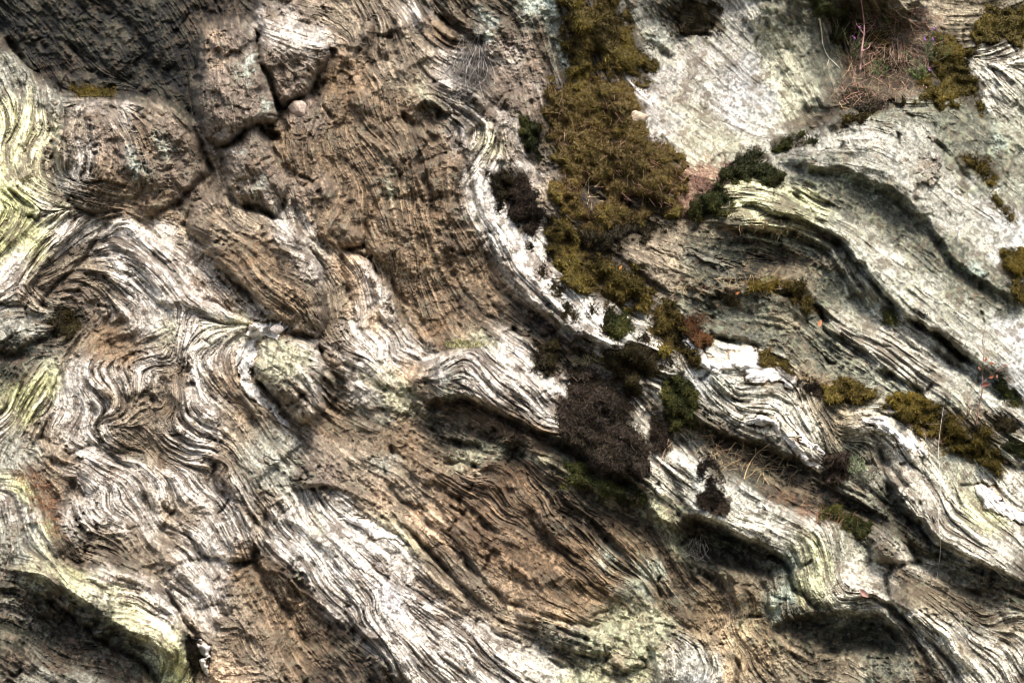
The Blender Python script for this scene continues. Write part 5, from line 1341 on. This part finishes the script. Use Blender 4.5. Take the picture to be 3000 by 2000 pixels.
def leaf_mesh(g, x, y, lift, size, ang, c, curl=.3):
    o = P3(x, y, lift); ca, sa = math.cos(ang), math.sin(ang); V = []
    for u, wv in ((-1, 0), (-.45, .42), (.2, .5), (.75, .25), (1.05, 0)):
        for s_ in (-1, 0, 1):
            a, b = u * size, wv * size * s_
            V.append(o + np.array([a * ca - b * sa, -.0 + curl * (abs(b) * 1.1 + .35 * abs(a)) * -1, a * sa + b * ca]))
    F = []
    for i in range(4):
        for j in range(2): q = i * 3 + j; F += [(q, q + 1, q + 4), (q, q + 4, q + 3)]
    g.add(V, F, np.array(c))
def dead_leaf(x, y, size, ang, c, label, lift=.015):
    g = Geo(); leaf_mesh(g, x, y, lift, size, ang, c)
    tag(g.build('dead_leaf', M_PLANT), label, 'leaf')
dead_leaf(2401, 948, .017, 1.2, (.50, .23, .12), 'orange dead leaf on the pale strip below the curved moss cushion')
dead_leaf(2530, 1736, .02, -.7, (.38, .22, .18), 'pinkish dead leaf lying under the striped rock bowl')
dead_leaf(2160, 858, .012, .3, (.42, .15, .06), 'small orange red leaf beside the dark moss on the arch')
dead_leaf(2432, 1128, .014, .5, (.50, .38, .22), 'tan dead leaf on top of the domed olive cushion')
dead_leaf(2945, 1350, .014, 2.2, (.42, .27, .2), 'pale brown dead leaf right of the yellow moss row')
dead_leaf(1818, 783, .010, .9, (.45, .22, .07), 'small orange leaf on the long band of olive moss', .08)

# young shrub with a few red leaves
sap = empty('sapling', *P3(2858, 1262))
tag(sap, 'thin leggy sapling with a few red leaves at the right', 'sapling')
def child(o): o.parent = sap; o.matrix_parent_inverse = sap.matrix_world.inverted() if False else o.matrix_parent_inverse; return o
inv = np.array(sap.location)
g = Geo(); stem(g, '2858,1262 2866,1200 2878,1140 2878,1080 2884,1020 2878,1000 2888,955', [.0, .07, .12, .14, .15, .15, .15], .0028, .001, (.17, .10, .075))
stem(g, '2878,1122 2920,1085 2960,1065 3010,1040', [.12, .14, .15, .14], .0014, .0007, (.22, .13, .1))
stem(g, '2880,1040 2862,1010 2850,995', [.15, .17, .17], .0011, .0006, (.22, .13, .1))
stem(g, '2840,1215 2842,1150 2862,1115', [.02, .1, .12], .0011, .0007, (.22, .13, .1))
g.V = [v - inv for v in g.V]; g.build('stem', M_WOOD, sap)
for x, y, s_, a, c in ((2888, 1053, .011, 1., (.42, .12, .06)), (2905, 1064, .012, -.4, (.45, .15, .08)), (2869, 1078, .010, 2.2, (.45, .2, .12)), (2904, 1104, .013, .4, (.42, .14, .07)), (2921, 1102, .009, 1.6, (.45, .22, .14)), (2886, 1126, .022, .2, (.22, .08, .06)), (2944, 1071, .008, .7, (.4, .12, .06))):
    g = Geo(); leaf_mesh(g, x, y, .14, s_ * .8, a, np.array(c) * .7); g.V = [v - inv for v in g.V]; g.build('leaf', M_PLANT, sap)

# flowering heather in the gully: stems with small leaves and purple bells
def heather(label, roots_, h, leafc, nflow, seed):
    rs = np.random.default_rng(seed); x0, y0 = roots_; e = empty('heather', *P3(x0, y0)); tag(e, label, 'heather', 'heather plants in the gully'); off = np.array(e.location)
    g, lf, fl = Geo(), Geo(), Geo()
    for k in range(9):
        a = rs.normal(0, .55); hh = h * rs.uniform(.5, 1.1); x1, y1 = x0 + math.sin(a) * hh, y0 - math.cos(a) * hh
        xm, ym = (x0 + x1) / 2 + rs.normal(0, 10), (y0 + y1) / 2; d0 = float(depth_at([x0], [y0])[0]) - .01
        Q = [world(np.array([u]), np.array([v]), np.array([d0 - q]))[0] for u, v, q in ((x0, y0, 0), (xm, ym, .05), (x1, y1, .06))]
        Q = [Q[0], (Q[0] + Q[1]) / 2, Q[1], (Q[1] + Q[2]) / 2, Q[2]]
        g.tube(Q, .0016, .0008, (.18, .12, .09))
        for t in np.linspace(.15, 1, 34):
            i = min(3, int(t * 4)); q = Q[i] + (Q[i + 1] - Q[i]) * (t * 4 - i); r_ = rs.normal(0, 1, 3); r_ /= np.linalg.norm(r_)
            s_ = np.cross(r_, rs.normal(0, 1, 3)); s_ /= np.linalg.norm(s_)
            lf.add([q, q + r_ * .007 + s_ * .002, q + r_ * .013, q + r_ * .007 - s_ * .002], [(0, 1, 2), (0, 2, 3)], np.array(leafc) * rs.uniform(.6, 1.5))
        if k < nflow:
            fl = Geo()
            for j in range(5):
                q = Q[4] + rs.normal(0, .0035, 3); r = rs.uniform(.003, .0045)
                V = [q + np.array(v) * r for v in ((1, 0, 0), (-1, 0, 0), (0, 1, 0), (0, -1, 0), (0, 0, 1.3), (0, 0, -1.3))]
                fl.add(V, [(0, 2, 4), (2, 1, 4), (1, 3, 4), (3, 0, 4), (2, 0, 5), (1, 2, 5), (3, 1, 5), (0, 3, 5)], np.array((.38, .14, .42)) * rs.uniform(.7, 1.3))
            fl.V = [v - off for v in fl.V]; fl.build('flower', M_PLANT, e)
    for gg, nm in ((g, 'stem'), (lf, 'leaf_cluster')):
        if gg.V: gg.V = [v - off for v in gg.V]; gg.build(nm, M_PLANT, e)
heather('heather with a purple flower left of the bare pink twig', (2500, 180), 95, (.07, .13, .04), 2, 1)
heather('heather with purple flowers left of the golden moss patch', (2725, 190), 110, (.08, .14, .05), 3, 2)
heather('leafy green heather at the very top between rocks', (2640, 90), 90, (.07, .14, .04), 0, 3)
heather('low green heather sprig among the twigs in mid gully', (2590, 225), 60, (.07, .15, .04), 0, 4)
heather('dark green heather beside the pale slab at the head of the gully', (2440, 120), 100, (.03, .06, .02), 0, 5)
heather('heather sprig beside the lower edge of the golden moss patch', (2700, 240), 60, (.09, .17, .04), 1, 6)

# grey-green tufted lichen
def lichen(label, x, y, rx, ry, seed, c=(.36, .40, .26)):
    rs = np.random.default_rng(seed); g = Geo()
    for k in range(260):
        a, r = rs.uniform(0, 6.3), math.sqrt(rs.uniform()); px, py = x + rx * r * math.cos(a), y + ry * r * math.sin(a)
        B = P3(px, py, -.002); tp = B + np.array([rs.normal(0, .004), -rs.uniform(.006, .02), rs.uniform(0, .014)])
        g.tube([B, (B + tp) / 2 + rs.normal(0, .002, 3), tp], .0026, .0012, np.array(c) * rs.uniform(.6, 1.3), 3)
    tag(g.build('lichen_tuft', M_PLANT), label, 'lichen')
lichen('pale green tufted lichen beside the dark brown moss tuft', 2500, 1365, 34, 30, 1)
lichen('pale lichen below the pale green tuft, on the white knob', 2530, 1395, 34, 14, 2, (.42, .42, .34))
lichen('yellowish tufted lichen on the arch, between two moss cushions', 2255, 826, 26, 12, 3, (.38, .36, .18))
lichen('cream lichen at the crest behind the white topped ledge', 1360, 1010, 60, 12, 4, (.42, .40, .22))

# loose stones
import bmesh
def stone(name, label, x, y, r, c, seed, lift=.01, sq=(1, .8, .9)):
    rs = np.random.default_rng(seed); bm = bmesh.new(); bmesh.ops.create_icosphere(bm, subdivisions=4, radius=1)
    dirs = rs.normal(0, 1, (9, 3)); dirs /= np.linalg.norm(dirs, axis=1)[:, None]; cuts = rs.uniform(.72, .92, 9)
    for v in bm.verts:
        p = np.array(v.co)
        for d_, k in zip(dirs, cuts):
            q = p @ d_
            if q > k: p = p - d_ * (q - k) * .85
        p = p * (1 + .03 * math.sin(7 * p[0] + 5 * p[2]) + .02 * math.sin(13 * p[1] + 9 * p[0])); v.co = tuple(p * np.array(sq) * r)
    me = bpy.data.meshes.new(name); bm.to_mesh(me); bm.free()
    a = me.color_attributes.new('stone', 'FLOAT_COLOR', 'POINT'); n = len(me.vertices)
    a.data.foreach_set('color', np.concatenate([np.tile(c, (n, 1)) * rs.uniform(.85, 1.1, (n, 1)), np.ones((n, 1))], 1).astype(f4).ravel())
    me.materials.append(M_ROCK); o = bpy.data.objects.new(name, me); COL.objects.link(o); o.location = P3(x, y, lift)
    return tag(o, label, 'stone')
stone('loose_stone', 'small smooth pale brown stone lodged in the crack under the pale topped block', 873, 321, .040, (.42, .34, .28), 3, .02, (1, .8, .95))
stone('loose_stone', 'small grey stone perched on the upper end of the white vein', 812, 966, .022, (.40, .36, .32), 5, .035, (1.2, .9, .9))
stone('loose_stone', 'tan stone beside the upper right corner of the large moss carpet', 1866, 345, .045, (.46, .37, .27), 11, .02, (1.1, .6, .7))
